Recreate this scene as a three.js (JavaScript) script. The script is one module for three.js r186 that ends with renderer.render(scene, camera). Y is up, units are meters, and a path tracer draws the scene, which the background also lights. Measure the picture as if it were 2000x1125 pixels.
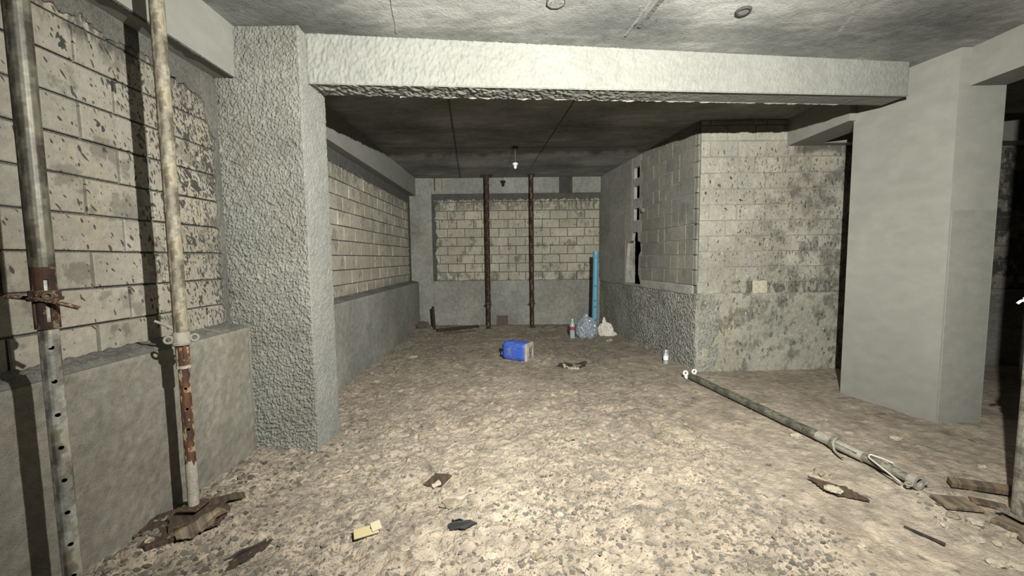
import * as THREE from 'three';
import { RoundedBoxGeometry } from 'three/addons/geometries/RoundedBoxGeometry.js';
import { mergeGeometries, mergeVertices, toCreasedNormals } from 'three/addons/utils/BufferGeometryUtils.js';
import { Brush, Evaluator, SUBTRACTION } from 'three-bvh-csg';

// ---------------------------------------------------------------- camera, lamp, exposure
const scene = new THREE.Scene();
scene.background = new THREE.Color(0x000000);
const renderer = new THREE.WebGLRenderer({ antialias: true });
renderer.toneMapping = THREE.LinearToneMapping;
renderer.toneMappingExposure = 1.0;
renderer.shadowMap.enabled = true;

const camera = new THREE.PerspectiveCamera(2 * Math.atan(562.5 / 780) * 180 / Math.PI, 2000 / 1125, 0.05, 60);
camera.position.set(0, 1.6, 0);
camera.rotation.order = 'YXZ';
camera.rotation.set(-4.3 * Math.PI / 180, 0, -0.65 * Math.PI / 180);

// the one lamp: a flood light hung from the ceiling a little right of and above the camera
const LAMP = new THREE.Vector3(0.72, 2.68, -0.4);
const lampLight = new THREE.SpotLight(0xfffdf6, 225, 0, 79 * Math.PI / 180, 1, 2);
lampLight.position.set(LAMP.x, LAMP.y, LAMP.z);
lampLight.target.position.set(LAMP.x - 0.05, LAMP.y - 0.7, LAMP.z - 4);
lampLight.castShadow = true;
lampLight.shadow.radius = 0.9;
lampLight.shadow.mapSize.set(2048, 2048);
scene.add(lampLight, lampLight.target);

// ---------------------------------------------------------------- helpers
let seedState = 7;
function rnd() { seedState = (seedState + 0x6d2b79f5) | 0; let t = Math.imul(seedState ^ (seedState >>> 15), 1 | seedState); t = (t + Math.imul(t ^ (t >>> 7), 61 | t)) ^ t; return ((t ^ (t >>> 14)) >>> 0) / 4294967296; }
const rr = (a, b) => a + (b - a) * rnd();
const clamp = (x, a = 0, b = 1) => Math.min(b, Math.max(a, x));
const sstep = (a, b, x) => { const t = clamp((x - a) / (b - a)); return t * t * (3 - 2 * t); };
const lerp = (a, b, t) => a + (b - a) * t;

const PERM = new Uint8Array(512);
{ const p = [...Array(256).keys()]; for (let i = 255; i > 0; i--) { const j = Math.floor(rnd() * (i + 1)); [p[i], p[j]] = [p[j], p[i]]; } for (let i = 0; i < 512; i++) PERM[i] = p[i & 255]; }
function grad(h, x, y, z) { const u = (h & 15) < 8 ? x : y, v = (h & 15) < 4 ? y : ((h & 15) === 12 || (h & 15) === 14 ? x : z); return ((h & 1) ? -u : u) + ((h & 2) ? -v : v); }
function noise(x, y, z = 0) {
  const X = Math.floor(x), Y = Math.floor(y), Z = Math.floor(z); x -= X; y -= Y; z -= Z;
  const a = X & 255, b = Y & 255, c = Z & 255, f = (t) => t * t * t * (t * (t * 6 - 15) + 10), u = f(x), v = f(y), w = f(z);
  const A = PERM[a] + b, AA = PERM[A & 255] + c, AB = PERM[(A + 1) & 255] + c, B = PERM[(a + 1) & 255] + b, BA = PERM[B & 255] + c, BB = PERM[(B + 1) & 255] + c;
  const g = (i, p, q, r) => grad(PERM[i & 511], p, q, r);
  return lerp(lerp(lerp(g(AA, x, y, z), g(BA, x - 1, y, z), u), lerp(g(AB, x, y - 1, z), g(BB, x - 1, y - 1, z), u), v),
    lerp(lerp(g(AA + 1, x, y, z - 1), g(BA + 1, x - 1, y, z - 1), u), lerp(g(AB + 1, x, y - 1, z - 1), g(BB + 1, x - 1, y - 1, z - 1), u), v), w);
}
function fbm(x, y, z, o) { let s = 0, a = 0.5; for (let i = 0; i < o; i++) { s += a * noise(x, y, z); x = x * 2.03 + 7.1; y = y * 2.03 + 3.7; z = z * 2.03 + 1.3; a *= 0.5; } return s; }

// tiling value noise on a lattice
const grids = new Map();
function lattice(fx, fy, seed) {
  const key = (fx * 1024 + fy) * 1024 + seed; let g = grids.get(key);
  if (!g) { g = new Float32Array(fx * fy); let s = seed * 7919 + fx * 31 + fy * 17 + 1; for (let i = 0; i < g.length; i++) { s = (Math.imul(s, 1664525) + 1013904223) | 0; let t = Math.imul(s ^ (s >>> 15), 0x2c1b3c6d); t ^= t >>> 12; g[i] = (t >>> 0) / 4294967296; } grids.set(key, g); }
  return g;
}
function sample(g, fx, fy, u, v) {
  let x = u * fx, y = v * fy; const X = Math.floor(x), Y = Math.floor(y); x -= X; y -= Y; x = x * x * (3 - 2 * x); y = y * y * (3 - 2 * y);
  let x0 = X % fx, y0 = Y % fy; if (x0 < 0) x0 += fx; if (y0 < 0) y0 += fy;
  const x1 = x0 + 1 === fx ? 0 : x0 + 1, r0 = y0 * fx, r1 = (y0 + 1 === fy ? 0 : y0 + 1) * fx, a = g[r0 + x0], b = g[r1 + x0], p = a + (g[r0 + x1] - a) * x;
  return p + (b + (g[r1 + x1] - b) * x - p) * y;
}
const tnoise = (u, v, fx, fy, seed) => sample(lattice(fx, fy, seed), fx, fy, u, v);
const stacks = new Map();
function tfbm(u, v, fx, fy, seed, o) {
  const key = ((fx * 512 + fy) * 1024 + seed) * 8 + o; let st = stacks.get(key);
  if (!st) { st = []; for (let i = 0; i < o; i++) st.push(lattice(fx << i, fy << i, seed + i)); stacks.set(key, st); }
  let s = 0, a = 0.5, n = 0; for (let i = 0; i < o; i++) { s += a * sample(st[i], fx << i, fy << i, u, v); n += a; a *= 0.55; } return s / n;
}
function dataTex(w, h, fn, srgb) {
  const d = new Uint8Array(w * h * 4), c = [0, 0, 0];
  for (let y = 0; y < h; y++) for (let x = 0; x < w; x++) { fn((x + 0.5) / w, (y + 0.5) / h, c); const i = (y * w + x) * 4; d[i] = clamp(c[0]) * 255; d[i + 1] = clamp(c[1]) * 255; d[i + 2] = clamp(c[2]) * 255; d[i + 3] = 255; }
  const t = new THREE.DataTexture(d, w, h, THREE.RGBAFormat);
  t.wrapS = t.wrapT = THREE.RepeatWrapping; t.magFilter = THREE.LinearFilter; t.minFilter = THREE.LinearMipmapLinearFilter; t.generateMipmaps = true;
  if (srgb) t.colorSpace = THREE.SRGBColorSpace; t.needsUpdate = true; return t;
}
function rep(t, sx, sy = sx, ox = 0, oy = 0) { const c = t.clone(); c.wrapS = c.wrapT = THREE.RepeatWrapping; c.repeat.set(1 / sx, 1 / sy); c.offset.set(ox, oy); c.needsUpdate = true; return c; }

// ---------------------------------------------------------------- textures (colour, grain, stains)
const grey = (c, l) => { c[0] = l; c[1] = l; c[2] = l * 0.985; };
const T = {}, B = {};
T.plaster = dataTex(1024, 1024, (u, v, c) => {      // 2 m tile
  const l = 0.80 + 0.26 * (tfbm(u, v, 4, 4, 11, 5) - 0.5) + 0.2 * (tfbm(u, v, 48, 48, 12, 3) - 0.5);
  const m = tfbm(u, v, 6, 3, 17, 4); c[0] = l + 0.03 * (m - 0.5); c[1] = l; c[2] = l - 0.015 - 0.03 * (m - 0.5);
}, true);
T.smooth = dataTex(512, 512, (u, v, c) => {         // 3 m tile, trowelled plaster
  const l = 0.82 + 0.1 * (tfbm(u, v, 3, 2, 14, 4) - 0.5) + 0.08 * (tfbm(u, v, 24, 40, 15, 3) - 0.5); c[0] = l; c[1] = l; c[2] = l - 0.02;
}, true);
T.concrete = dataTex(1024, 1024, (u, v, c) => {     // 2.4 m tile, smeared formwork concrete
  let l = 0.76 + 0.62 * (tfbm(u, v, 3, 5, 21, 5) - 0.5) + 0.16 * (tfbm(u, v, 40, 64, 22, 3) - 0.5);
  const s = tfbm(u, v, 3, 14, 25, 4); if (s > 0.6) l += (s - 0.6) * 0.9;
  const p = tnoise(u, v, 160, 160, 29); if (p > 0.93) l -= 0.2;
  grey(c, l);
}, true);
B.plaster = dataTex(1024, 1024, (u, v, c) => {      // 0.7 m tile
  let h = 0.5 + 0.55 * (tfbm(u, v, 10, 10, 31, 6) - 0.5) + 0.3 * (tfbm(u, v, 70, 70, 33, 3) - 0.5);
  const p = tnoise(u, v, 90, 90, 37); if (p > 0.86) h -= (p - 0.86) * 2.2;
  grey(c, h);
});
B.rough = dataTex(1024, 1024, (u, v, c) => {        // 0.8 m tile, thrown render with long lumps
  const a = tnoise(u + 0.02 * tnoise(u, v, 20, 20, 5), v, 60, 34, 41), b = tnoise(u, v, 96, 60, 42), d = tfbm(u, v, 24, 12, 43, 4);
  grey(c, 0.2 + 0.5 * Math.pow(a, 1.4) + 0.22 * b + 0.25 * (d - 0.4));
});
T.soil = dataTex(2048, 2048, (u, v, c) => {         // 2.6 m tile
  const a = tfbm(u, v, 3, 3, 51, 6), b = tfbm(u, v, 44, 44, 53, 4), e = tnoise(u, v, 260, 260, 55), g = tfbm(u, v, 12, 12, 58, 4);
  let l = 0.80 + 0.24 * (a - 0.5) + 0.34 * (b - 0.5) + 0.22 * (g - 0.5);
  const dk = tfbm(u, v, 36, 30, 59, 4); if (dk > 0.66) l -= (dk - 0.66) * 1.2;
  const w = clamp((a - 0.4) * 1.2); let R = l, G = l * lerp(0.935, 0.955, w), Bl = l * lerp(0.845, 0.885, w);
  if (e > 0.965) { R += 0.16; G += 0.17; Bl += 0.18; } else if (e < 0.03) { R -= 0.22; G -= 0.2; Bl -= 0.18; }
  c[0] = R; c[1] = G; c[2] = Bl;
}, true);
B.soil = dataTex(1024, 1024, (u, v, c) => {         // 0.6 m tile
  grey(c, 0.5 + 0.6 * (tfbm(u, v, 14, 14, 61, 5) - 0.5) + 0.45 * (tnoise(u, v, 75, 75, 63) - 0.5));
});
T.rust = dataTex(512, 512, (u, v, c) => {           // 0.5 m tile: rust with pale cement crust
  const a = tfbm(u, v, 6, 6, 71, 5), b = tfbm(u, v, 14, 8, 73, 5), l = 0.6 + 0.9 * (a - 0.5);
  const r = [0.47 * l, 0.29 * l, 0.16 * l], k = sstep(0.56, 0.66, b);
  c[0] = lerp(r[0], 0.62, k); c[1] = lerp(r[1], 0.57, k); c[2] = lerp(r[2], 0.48, k);
}, true);
T.zinc = dataTex(512, 512, (u, v, c) => {           // 0.5 m tile: dirty zinc with cement smears
  const a = tfbm(u, v, 5, 4, 81, 5), b = tfbm(u, v, 8, 5, 83, 5), l = 0.55 + 0.35 * (a - 0.5), k = sstep(0.55, 0.68, b), r = sstep(0.62, 0.75, tfbm(u, v, 7, 6, 85, 4));
  c[0] = lerp(lerp(l, 0.78, k * 0.8), 0.42, r * 0.4); c[1] = lerp(lerp(l * 0.99, 0.74, k * 0.8), 0.3, r * 0.4); c[2] = lerp(lerp(l * 0.96, 0.66, k * 0.8), 0.2, r * 0.4);
}, true);
T.tube = dataTex(512, 512, (u, v, c) => {           // 0.5 m tile: dull tube with cement dust and scuffs
  const a = tfbm(u, v, 5, 6, 381, 5), b = tfbm(u, v, 9, 6, 383, 5), l = 0.6 + 0.5 * (a - 0.5) + 0.25 * (tfbm(u, v, 40, 40, 387, 2) - 0.5), k = sstep(0.52, 0.66, b) * 0.5, d = sstep(0.6, 0.72, tfbm(u, v, 8, 5, 385, 4)) * 0.5;
  c[0] = lerp(lerp(l, 0.84, k), 0.36, d); c[1] = lerp(lerp(l * 0.985, 0.82, k), 0.32, d); c[2] = lerp(lerp(l * 0.93, 0.74, k), 0.25, d);
}, true);
T.wood = dataTex(512, 512, (u, v, c) => {
  const g = tfbm(u, v, 40, 3, 91, 4), l = 0.55 + 0.5 * (g - 0.5) + 0.3 * (tfbm(u, v, 5, 5, 93, 4) - 0.5);
  c[0] = l; c[1] = l * 0.9; c[2] = l * 0.76;
}, true);

// colour map of one block wall: mottled blocks, mortar splashes, drips; W x Hm metres
function wallTex(W, Hm, pxW, o) {
  const w = pxW, h = Math.round(pxW * Hm / W), cv = document.createElement('canvas'); cv.width = w; cv.height = h;
  const ctx = cv.getContext('2d'), im = ctx.createImageData(w, h), k = w / W;
  const fx = Math.max(2, Math.round(W * 2)), fy = Math.max(2, Math.round(Hm * 2)), [r0, g0, b0] = o.base;
  for (let y = 0; y < h; y++) for (let x = 0; x < w; x++) {
    const u = x / w, v = y / h; let l = 1 + 0.28 * (tfbm(u, v, fx, fy, o.seed, 5) - 0.5) + 0.14 * (tfbm(u, v, fx * 20, fy * 20, o.seed + 9, 2) - 0.5);
    let s = 0;
    if (o.stain) s = o.stain(u * W, Hm - v * Hm, tfbm(u, v, fx * 3, fy * 3, o.seed + 21, 5), tfbm(u, v, fx * 14, fy * 5, o.seed + 31, 4));
    const i = (y * w + x) * 4, m = tfbm(u, v, fx * 2, fy, o.seed + 40, 3) - 0.5;
    if (s >= 0) { const q = o.dark; im.data[i] = lerp(r0 * l * (1 + 0.05 * m), q[0] * l, s); im.data[i + 1] = lerp(g0 * l, q[1] * l, s); im.data[i + 2] = lerp(b0 * l * (1 - 0.08 * m), q[2] * l, s); }
    else { const q = o.pale; im.data[i] = lerp(r0 * l, q[0] * l, -s); im.data[i + 1] = lerp(g0 * l, q[1] * l, -s); im.data[i + 2] = lerp(b0 * l, q[2] * l, -s); }
    im.data[i + 3] = 255;
  }
  ctx.putImageData(im, 0, 0);
  const blob = (x, y, a, b, rot, col) => {           // an irregular splash outline
    ctx.save(); ctx.translate(x * k, (Hm - y) * k); ctx.rotate(rot); ctx.fillStyle = col; ctx.beginPath();
    const n = 11; for (let i = 0; i <= n; i++) { const t = (i % n) / n * Math.PI * 2, j = i === n ? 0 : i, q = 0.6 + 0.55 * Math.abs(Math.sin(j * 12.9898 + x * 78.2 + y * 37.7)); const X = Math.cos(t) * a * k * q, Y = Math.sin(t) * b * k * q; i ? ctx.lineTo(X, Y) : ctx.moveTo(X, Y); }
    ctx.fill(); ctx.restore();
  };
  if (o.splash) o.splash(blob);
  const t = new THREE.CanvasTexture(cv); t.colorSpace = THREE.SRGBColorSpace; t.wrapS = t.wrapT = THREE.ClampToEdgeWrapping; return t;
}
// uv is in metres: lay a wall map over s0..s0+W, y0..y0+H
function fit(t, s0, W, y0, H) { t.repeat.set(1 / W, 1 / H); t.offset.set(-s0 / W, -y0 / H); return t; }

// ---------------------------------------------------------------- materials
const col = (r, g, b) => new THREE.Color().setRGB(r, g, b);          // linear base colour
const ALBEDO = 0.62;                                                  // bare concrete and earth are dark: one factor for all base colours
function mat(c, o = {}) { return new THREE.MeshStandardMaterial({ color: c.clone().multiplyScalar(ALBEDO), roughness: 0.92, metalness: 0, ...o }); }
const bp = (t, s, sx, sy = sx) => ({ bumpMap: rep(t, sx, sy), bumpScale: s });
const M = {
  plaster: mat(col(0.46, 0.465, 0.43), { map: rep(T.plaster, 2), ...bp(B.plaster, 0.012, 0.7) }),
  smoothDark: mat(col(0.385, 0.385, 0.35), { map: rep(T.smooth, 2), ...bp(B.plaster, 0.002, 0.9) }),
  smooth: mat(col(0.42, 0.42, 0.385), { map: rep(T.smooth, 3), ...bp(B.plaster, 0.002, 0.9) }),
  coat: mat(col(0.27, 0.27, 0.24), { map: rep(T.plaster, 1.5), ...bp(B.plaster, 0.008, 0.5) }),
  beam: mat(col(0.355, 0.36, 0.338), { map: rep(T.smooth, 2), ...bp(B.plaster, 0.008, 0.5) }),
  ceiling: mat(col(0.44, 0.445, 0.42), { map: rep(T.concrete, 2.4), ...bp(B.plaster, 0.006, 1.1) }),
  plinth: mat(col(0.335, 0.315, 0.262), { map: rep(T.plaster, 1.6), ...bp(B.plaster, 0.008, 0.4) }),
  plinthBack: mat(col(0.45, 0.45, 0.41), { map: rep(T.plaster, 2.2), ...bp(B.plaster, 0.006, 0.8) }),
  roughPlinth: mat(col(0.42, 0.42, 0.38), { map: rep(T.plaster, 1.2), ...bp(B.rough, 0.03, 0.8) }),
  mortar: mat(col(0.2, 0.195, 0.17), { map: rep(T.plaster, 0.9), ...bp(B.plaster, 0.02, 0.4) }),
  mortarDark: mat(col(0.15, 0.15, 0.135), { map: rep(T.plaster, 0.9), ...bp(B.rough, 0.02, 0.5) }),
  mortarPale: mat(col(0.5, 0.49, 0.45), { map: rep(T.plaster, 0.9), ...bp(B.plaster, 0.014, 0.4) }),
  bare: mat(col(0.34, 0.34, 0.315), { map: rep(T.concrete, 1.7), ...bp(B.plaster, 0.012, 0.7) }),
  soil: mat(col(0.51, 0.495, 0.465), { map: rep(T.soil, 2.6), ...bp(B.soil, 0.01, 0.6), roughness: 0.95 }),
  clod: mat(col(0.44, 0.39, 0.315), { ...bp(B.soil, 0.006, 0.2) }),
  stone: mat(col(0.5, 0.43, 0.32), { map: rep(T.plaster, 0.5), ...bp(B.plaster, 0.004, 0.2) }),
  stonePale: mat(col(0.78, 0.71, 0.57), { map: rep(T.plaster, 0.5) }),
  stoneDark: mat(col(0.2, 0.16, 0.12), { map: rep(T.plaster, 0.5), ...bp(B.plaster, 0.004, 0.2) }),
  zinc: mat(col(0.85, 0.86, 0.85), { map: rep(T.tube, 0.5), metalness: 0.35, roughness: 0.42 }),
  tubeDark: mat(col(0.34, 0.335, 0.29), { map: rep(T.tube, 0.45), metalness: 0.35, roughness: 0.5 }),
  tubeTan: mat(col(0.52, 0.48, 0.39), { map: rep(T.tube, 0.4), metalness: 0.15, roughness: 0.7 }),
  tubeGreen: mat(col(0.38, 0.39, 0.35), { map: rep(T.tube, 0.5), metalness: 0.15, roughness: 0.5 }),
  tubeGrey: mat(col(0.6, 0.59, 0.54), { map: rep(T.tube, 0.4), metalness: 0.3, roughness: 0.6 }),
  rust: mat(col(0.95, 0.9, 0.85), { map: rep(T.rust, 0.35), metalness: 0.1, roughness: 0.85 }),
  rustDark: mat(col(0.5, 0.45, 0.39), { map: rep(T.rust, 0.4), metalness: 0.1, roughness: 0.85 }),
  rustBare: mat(col(0.16, 0.1, 0.06), { map: rep(T.plaster, 0.3), metalness: 0.2, roughness: 0.8 }),
  cementSteel: mat(col(0.52, 0.48, 0.41), { map: rep(T.plaster, 0.4), roughness: 0.8, ...bp(B.plaster, 0.003, 0.2) }),
  brightSteel: mat(col(0.75, 0.73, 0.68), { metalness: 0.4, roughness: 0.4 }),
  whitePaint: mat(col(0.9, 0.87, 0.8), { roughness: 0.6 }),
  redPaint: mat(col(0.45, 0.05, 0.04), { roughness: 0.6 }),
  wood: mat(col(0.4, 0.36, 0.3), { map: rep(T.wood, 0.5) }),
  woodDark: mat(col(0.12, 0.1, 0.08), { map: rep(T.wood, 0.5) }),
  woodGrey: mat(col(0.6, 0.57, 0.52), { map: rep(T.wood, 0.5) }),
  cardDark: mat(col(0.13, 0.1, 0.07), { map: rep(T.wood, 0.3) }),
  cardBrown: mat(col(0.2, 0.155, 0.11), { map: rep(T.wood, 0.3) }),
  black: mat(col(0.012, 0.012, 0.012), { roughness: 0.8 }),
  pvc: mat(col(0.13, 0.36, 0.5), { roughness: 0.35 }),
  jerry: null, white: mat(col(0.9, 0.9, 0.88), { roughness: 0.35 }),
};

// ---------------------------------------------------------------- object helpers
const names = new Map();
function numbered(n) { const k = names.get(n) || 0; names.set(n, k + 1); return k ? n + '_' + String(k).padStart(3, '0') : n; }
function shadowed(m) { m.castShadow = true; m.receiveShadow = true; return m; }
function part(name, geo, material, parent) { const m = shadowed(new THREE.Mesh(geo, material)); m.name = numbered(name); parent.add(m); return m; }
function structure(name, label) { const g = new THREE.Group(); g.name = numbered(name); g.userData.kind = 'structure'; if (label) g.userData.label = label; scene.add(g); return g; }
function thing(name, label, category, p = [0, 0, 0], turn = 0, group) {
  const g = new THREE.Group(); g.name = numbered(name); g.position.set(...p); g.rotation.y = turn; g.userData = { label, category }; if (group) g.userData.group = group; scene.add(g); return g;
}
// uv in metres from the direction that each flat face looks
function metreUV(geo, off = [0, 0, 0]) {
  const g = geo.index ? geo.toNonIndexed() : geo; g.computeVertexNormals();
  const p = g.attributes.position, n = g.attributes.normal, uv = new Float32Array(p.count * 2);
  for (let i = 0; i < p.count; i += 3) {
    const ax = Math.abs(n.getX(i)), ay = Math.abs(n.getY(i)), az = Math.abs(n.getZ(i));
    for (let j = i; j < i + 3; j++) {
      const x = p.getX(j) + off[0], y = p.getY(j) + off[1], z = p.getZ(j) + off[2];
      const [u, v] = ay > ax && ay > az ? [x, z] : ax > az ? [z, y] : [x, y]; uv[j * 2] = u; uv[j * 2 + 1] = v;
    }
  }
  g.setAttribute('uv', new THREE.BufferAttribute(uv, 2)); return g;
}
function slab(x0, x1, y0, y1, z0, z1) { const g = new THREE.BoxGeometry(x1 - x0, y1 - y0, z1 - z0); g.translate((x0 + x1) / 2, (y0 + y1) / 2, (z0 + z1) / 2); return metreUV(g); }
// vertical prism over a plan polygon [[x,z]...]
function prism(pts, y0, y1) { const s = new THREE.Shape(pts.map(([x, z]) => new THREE.Vector2(x, -z))); const g = new THREE.ExtrudeGeometry(s, { depth: y1 - y0, bevelEnabled: false }); g.rotateX(-Math.PI / 2); g.translate(0, y0, 0); return metreUV(g); }

// a block laid in a wall: front face with chamfered rim and four sides; local frame o + s*S + y*Y, n outward
function blockGeo(S, N, o, s0, s1, y0, y1, proud, depth, rim) {
  const P = [], U = [], pt = (s, y, d) => [o.x + S.x * s + N.x * d, y, o.z + S.z * s + N.z * d];
  const tilt = rr(-0.0025, 0.0025), J = () => rr(-0.0016, 0.0016);
  const c = [[s0 + J(), y0 + J()], [s1 + J(), y0 + J()], [s1 + J(), y1 + J()], [s0 + J(), y1 + J()]];
  const i4 = [[c[0][0] + rim, c[0][1] + rim], [c[1][0] - rim, c[1][1] + rim], [c[2][0] - rim, c[2][1] - rim], [c[3][0] + rim, c[3][1] - rim]];
  const quad = (a, b, d, e) => { for (const q of [a, b, d, a, d, e]) { P.push(...pt(q[0], q[1], q[2])); U.push(q[0], q[1]); } };
  const f = i4.map((q, i) => [...q, proud + (i < 2 ? tilt : -tilt)]), e = c.map((q) => [...q, proud - rim * 0.8]), b = c.map((q) => [...q, -depth]);
  quad(f[0], f[1], f[2], f[3]);
  for (let i = 0; i < 4; i++) { const j = (i + 1) % 4; quad(e[i], e[j], f[j], f[i]); quad(b[i], b[j], e[j], e[i]); }
  const g = new THREE.BufferGeometry(); g.setAttribute('position', new THREE.Float32BufferAttribute(P, 3)); g.setAttribute('uv', new THREE.Float32BufferAttribute(U, 2)); g.computeVertexNormals();
  // wind outward
  const nx = g.attributes.normal.getX(0) * N.x + g.attributes.normal.getZ(0) * N.z;
  if (nx < 0) { const p = g.attributes.position.array, u = g.attributes.uv.array; for (let i = 0; i < p.length; i += 9) { for (let k = 0; k < 3; k++) [p[i + 3 + k], p[i + 6 + k]] = [p[i + 6 + k], p[i + 3 + k]]; } for (let i = 0; i < u.length; i += 6) { for (let k = 0; k < 2; k++) [u[i + 2 + k], u[i + 4 + k]] = [u[i + 4 + k], u[i + 2 + k]]; } g.computeVertexNormals(); }
  return g;
}
// rows of blocks as parts of a wall
function lay(parent, mats, S, N, o, { s0, s1, y0, y1, H, L, off, joint = 0.011, depth = 0.03, proud = 0.004, rim = 0.004, skip }) {
  let k = 0;
  for (let y = y0; y < y1 - 0.03; y += H, k++) {
    const st = off[k % off.length]; let a = st + Math.floor((s0 - st) / L) * L;
    for (; a < s1 - 0.02; a += L) {
      const A = Math.max(a, s0), Z = Math.min(a + L, s1); if (Z - A < 0.05) continue;
      const cuts = skip ? skip(A, Z, y, y + H) : [[A, Z, y, Math.min(y + H, y1)]];
      for (const [p, q, t0, t1] of cuts) { if (q - p < 0.04 || t1 - t0 < 0.03) continue; part('block', blockGeo(S, N, o, p + joint / 2 + rr(-0.002, 0.002), q - joint / 2 + rr(-0.002, 0.002), t0 + joint / 2, t1 - joint / 2, proud + rr(-0.003, 0.004), depth, rim), mats[Math.floor(rnd() * mats.length)], parent); }
    }
  }
}
// a subdivided rectangle pushed out by a relief function; edges stay put
function relief(o, U, V, N, W, H, step, fn, fade = 0.012) {
  const nu = Math.round(W / step), nv = Math.round(H / step), P = new Float32Array((nu + 1) * (nv + 1) * 3), UV = new Float32Array((nu + 1) * (nv + 1) * 2), I = [];
  for (let j = 0, q = 0; j <= nv; j++) for (let i = 0; i <= nu; i++, q++) {
    const u = W * i / nu, v = H * j / nv, x = o[0] + U[0] * u + V[0] * v, y = o[1] + U[1] * u + V[1] * v, z = o[2] + U[2] * u + V[2] * v;
    const e = clamp(Math.min(u, W - u, v, H - v) / fade), d = fn(x, y, z, u, v) * e;
    P[q * 3] = x + N[0] * d; P[q * 3 + 1] = y + N[1] * d; P[q * 3 + 2] = z + N[2] * d; UV[q * 2] = u; UV[q * 2 + 1] = v;
    if (i < nu && j < nv) { const a = q, b = q + 1, c = q + nu + 2, dd = q + nu + 1; I.push(a, b, c, a, c, dd); }
  }
  const g = new THREE.BufferGeometry(); g.setAttribute('position', new THREE.BufferAttribute(P, 3)); g.setAttribute('uv', new THREE.BufferAttribute(UV, 2)); g.setIndex(I); g.computeVertexNormals();
  const c = [U[1] * V[2] - U[2] * V[1], U[2] * V[0] - U[0] * V[2], U[0] * V[1] - U[1] * V[0]];
  if (c[0] * N[0] + c[1] * N[1] + c[2] * N[2] < 0) { const ix = g.index.array; for (let i = 0; i < ix.length; i += 3) { const t = ix[i + 1]; ix[i + 1] = ix[i + 2]; ix[i + 2] = t; } g.computeVertexNormals(); }
  return g;
}
const lumps = (x, y, z, s) => { const a = noise(x / s, y / (s * 1.35), z / s), b = noise(x / (s * 0.55) + 9, y / (s * 0.75), z / (s * 0.55)); return Math.pow(clamp(a * 0.9 + 0.45), 1.3) * 0.75 + b * 0.22 + 0.3 * noise(x / (s * 3), y / (s * 3), z / (s * 3)); };
// strip with ragged edges, thin plate against a wall: along s, between y functions
function ragged(S, N, o, s0, s1, lo, hi, d, step = 0.02) {
  const n = Math.max(2, Math.round((s1 - s0) / step)), pts = [];
  for (let i = 0; i <= n; i++) { const s = lerp(s0, s1, i / n); pts.push([s, lo(s)]); }
  for (let i = n; i >= 0; i--) { const s = lerp(s0, s1, i / n); pts.push([s, hi(s)]); }
  const g = new THREE.ExtrudeGeometry(new THREE.Shape(pts.map((p) => new THREE.Vector2(p[0], p[1]))), { depth: d, bevelEnabled: true, bevelThickness: 0.004, bevelSize: 0.004, bevelSegments: 1 });
  const p = g.attributes.position; for (let i = 0; i < p.count; i++) { const s = p.getX(i), y = p.getY(i), q = p.getZ(i); p.setXYZ(i, o.x + S.x * s + N.x * q, y, o.z + S.z * s + N.z * q); }
  return metreUV(g);
}
const V3 = (x, y, z) => new THREE.Vector3(x, y, z);

// ---------------------------------------------------------------- the ground
const CEIL = 3.41;
function ground(x, z) {                                     // z negative ahead
  const d = -z, rough = (1 - 0.62 * sstep(1.2, 2.2, x + 0.3 * noise(x * 1.3, z * 1.3, 4))) * (1 - 0.45 * sstep(3.6, 5.5, d));
  let h = 0.035 * fbm(x * 0.9, z * 0.9, 2.2, 3);
  h += rough * (0.034 * fbm(x * 4.2, z * 4.6, 5.1, 3) + 0.05 * Math.abs(noise(x * 5.5 + 3, z * 6.5, 8.8)) * clamp(0.3 + noise(x * 1.7, z * 1.7, 3)));
  const c = noise(x * 19, z * 23, 1.5), c2 = noise(x * 40, z * 47, 6.5);
  h += rough * (0.013 * Math.pow(clamp(c + 0.35), 1.5) + 0.0055 * c2 * (0.5 + clamp(noise(x * 3, z * 3, 9) * 2)));
  const wx = x + 0.05 * noise(x * 7, z * 7, 2), wz = z + 0.05 * noise(x * 7, z * 7, 5), cr = Math.abs(noise(wx * 8.5, wz * 9.5, 3.3)), cr2 = Math.abs(noise(wx * 21, wz * 24, 7.3)), patch = clamp(0.3 + 1.8 * noise(x * 1.7, z * 1.7, 20) + 0.5 * sstep(-0.5, -1.5, x));
  h -= rough * patch * (0.014 * (1 - sstep(0, 0.09, cr)) + 0.008 * (1 - sstep(0, 0.13, cr2)));
  h -= rough * 0.03 * sstep(0.5, 0.66, noise(x * 10, z * 12, 31)); h += rough * 0.02 * sstep(0.42, 0.6, noise(x * 11, z * 13, 41));
  h += (0.004 * noise(x * 62, z * 66, 0.5) + 0.003 * noise(x * 95, z * 95, 4.5)) * rough;
  h += 0.06 * Math.exp(-Math.pow((x + 2.05) / 0.22, 2)) * sstep(1.2, 1.8, d) * (1 - 0.6 * sstep(3.6, 5, d)) * (0.7 + 0.8 * noise(x * 3, z * 2.2, 7));
  h += 0.085 * Math.exp(-(Math.pow((x + 1.85) / 0.38, 2) + Math.pow((d - 2.27) / 0.42, 2)));      // heap under the rusty prop
  h += 0.06 * sstep(8.2, 9.1, d) + 0.05 * Math.exp(-(Math.pow((x + 1.95) / 0.2, 2) + Math.pow((d - 8.7) / 0.3, 2)));
  h += 0.05 * Math.exp(-(Math.pow((x - 0.42) / 0.3, 2) + Math.pow((d - 6.25) / 0.25, 2))) * (0.6 + 1.2 * Math.abs(noise(x * 9, z * 9, 3)));   // loose heap by the jerrycan
  h += 0.02 * sstep(3.2, 4.6, x);
  return h - 0.008;
}
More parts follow.
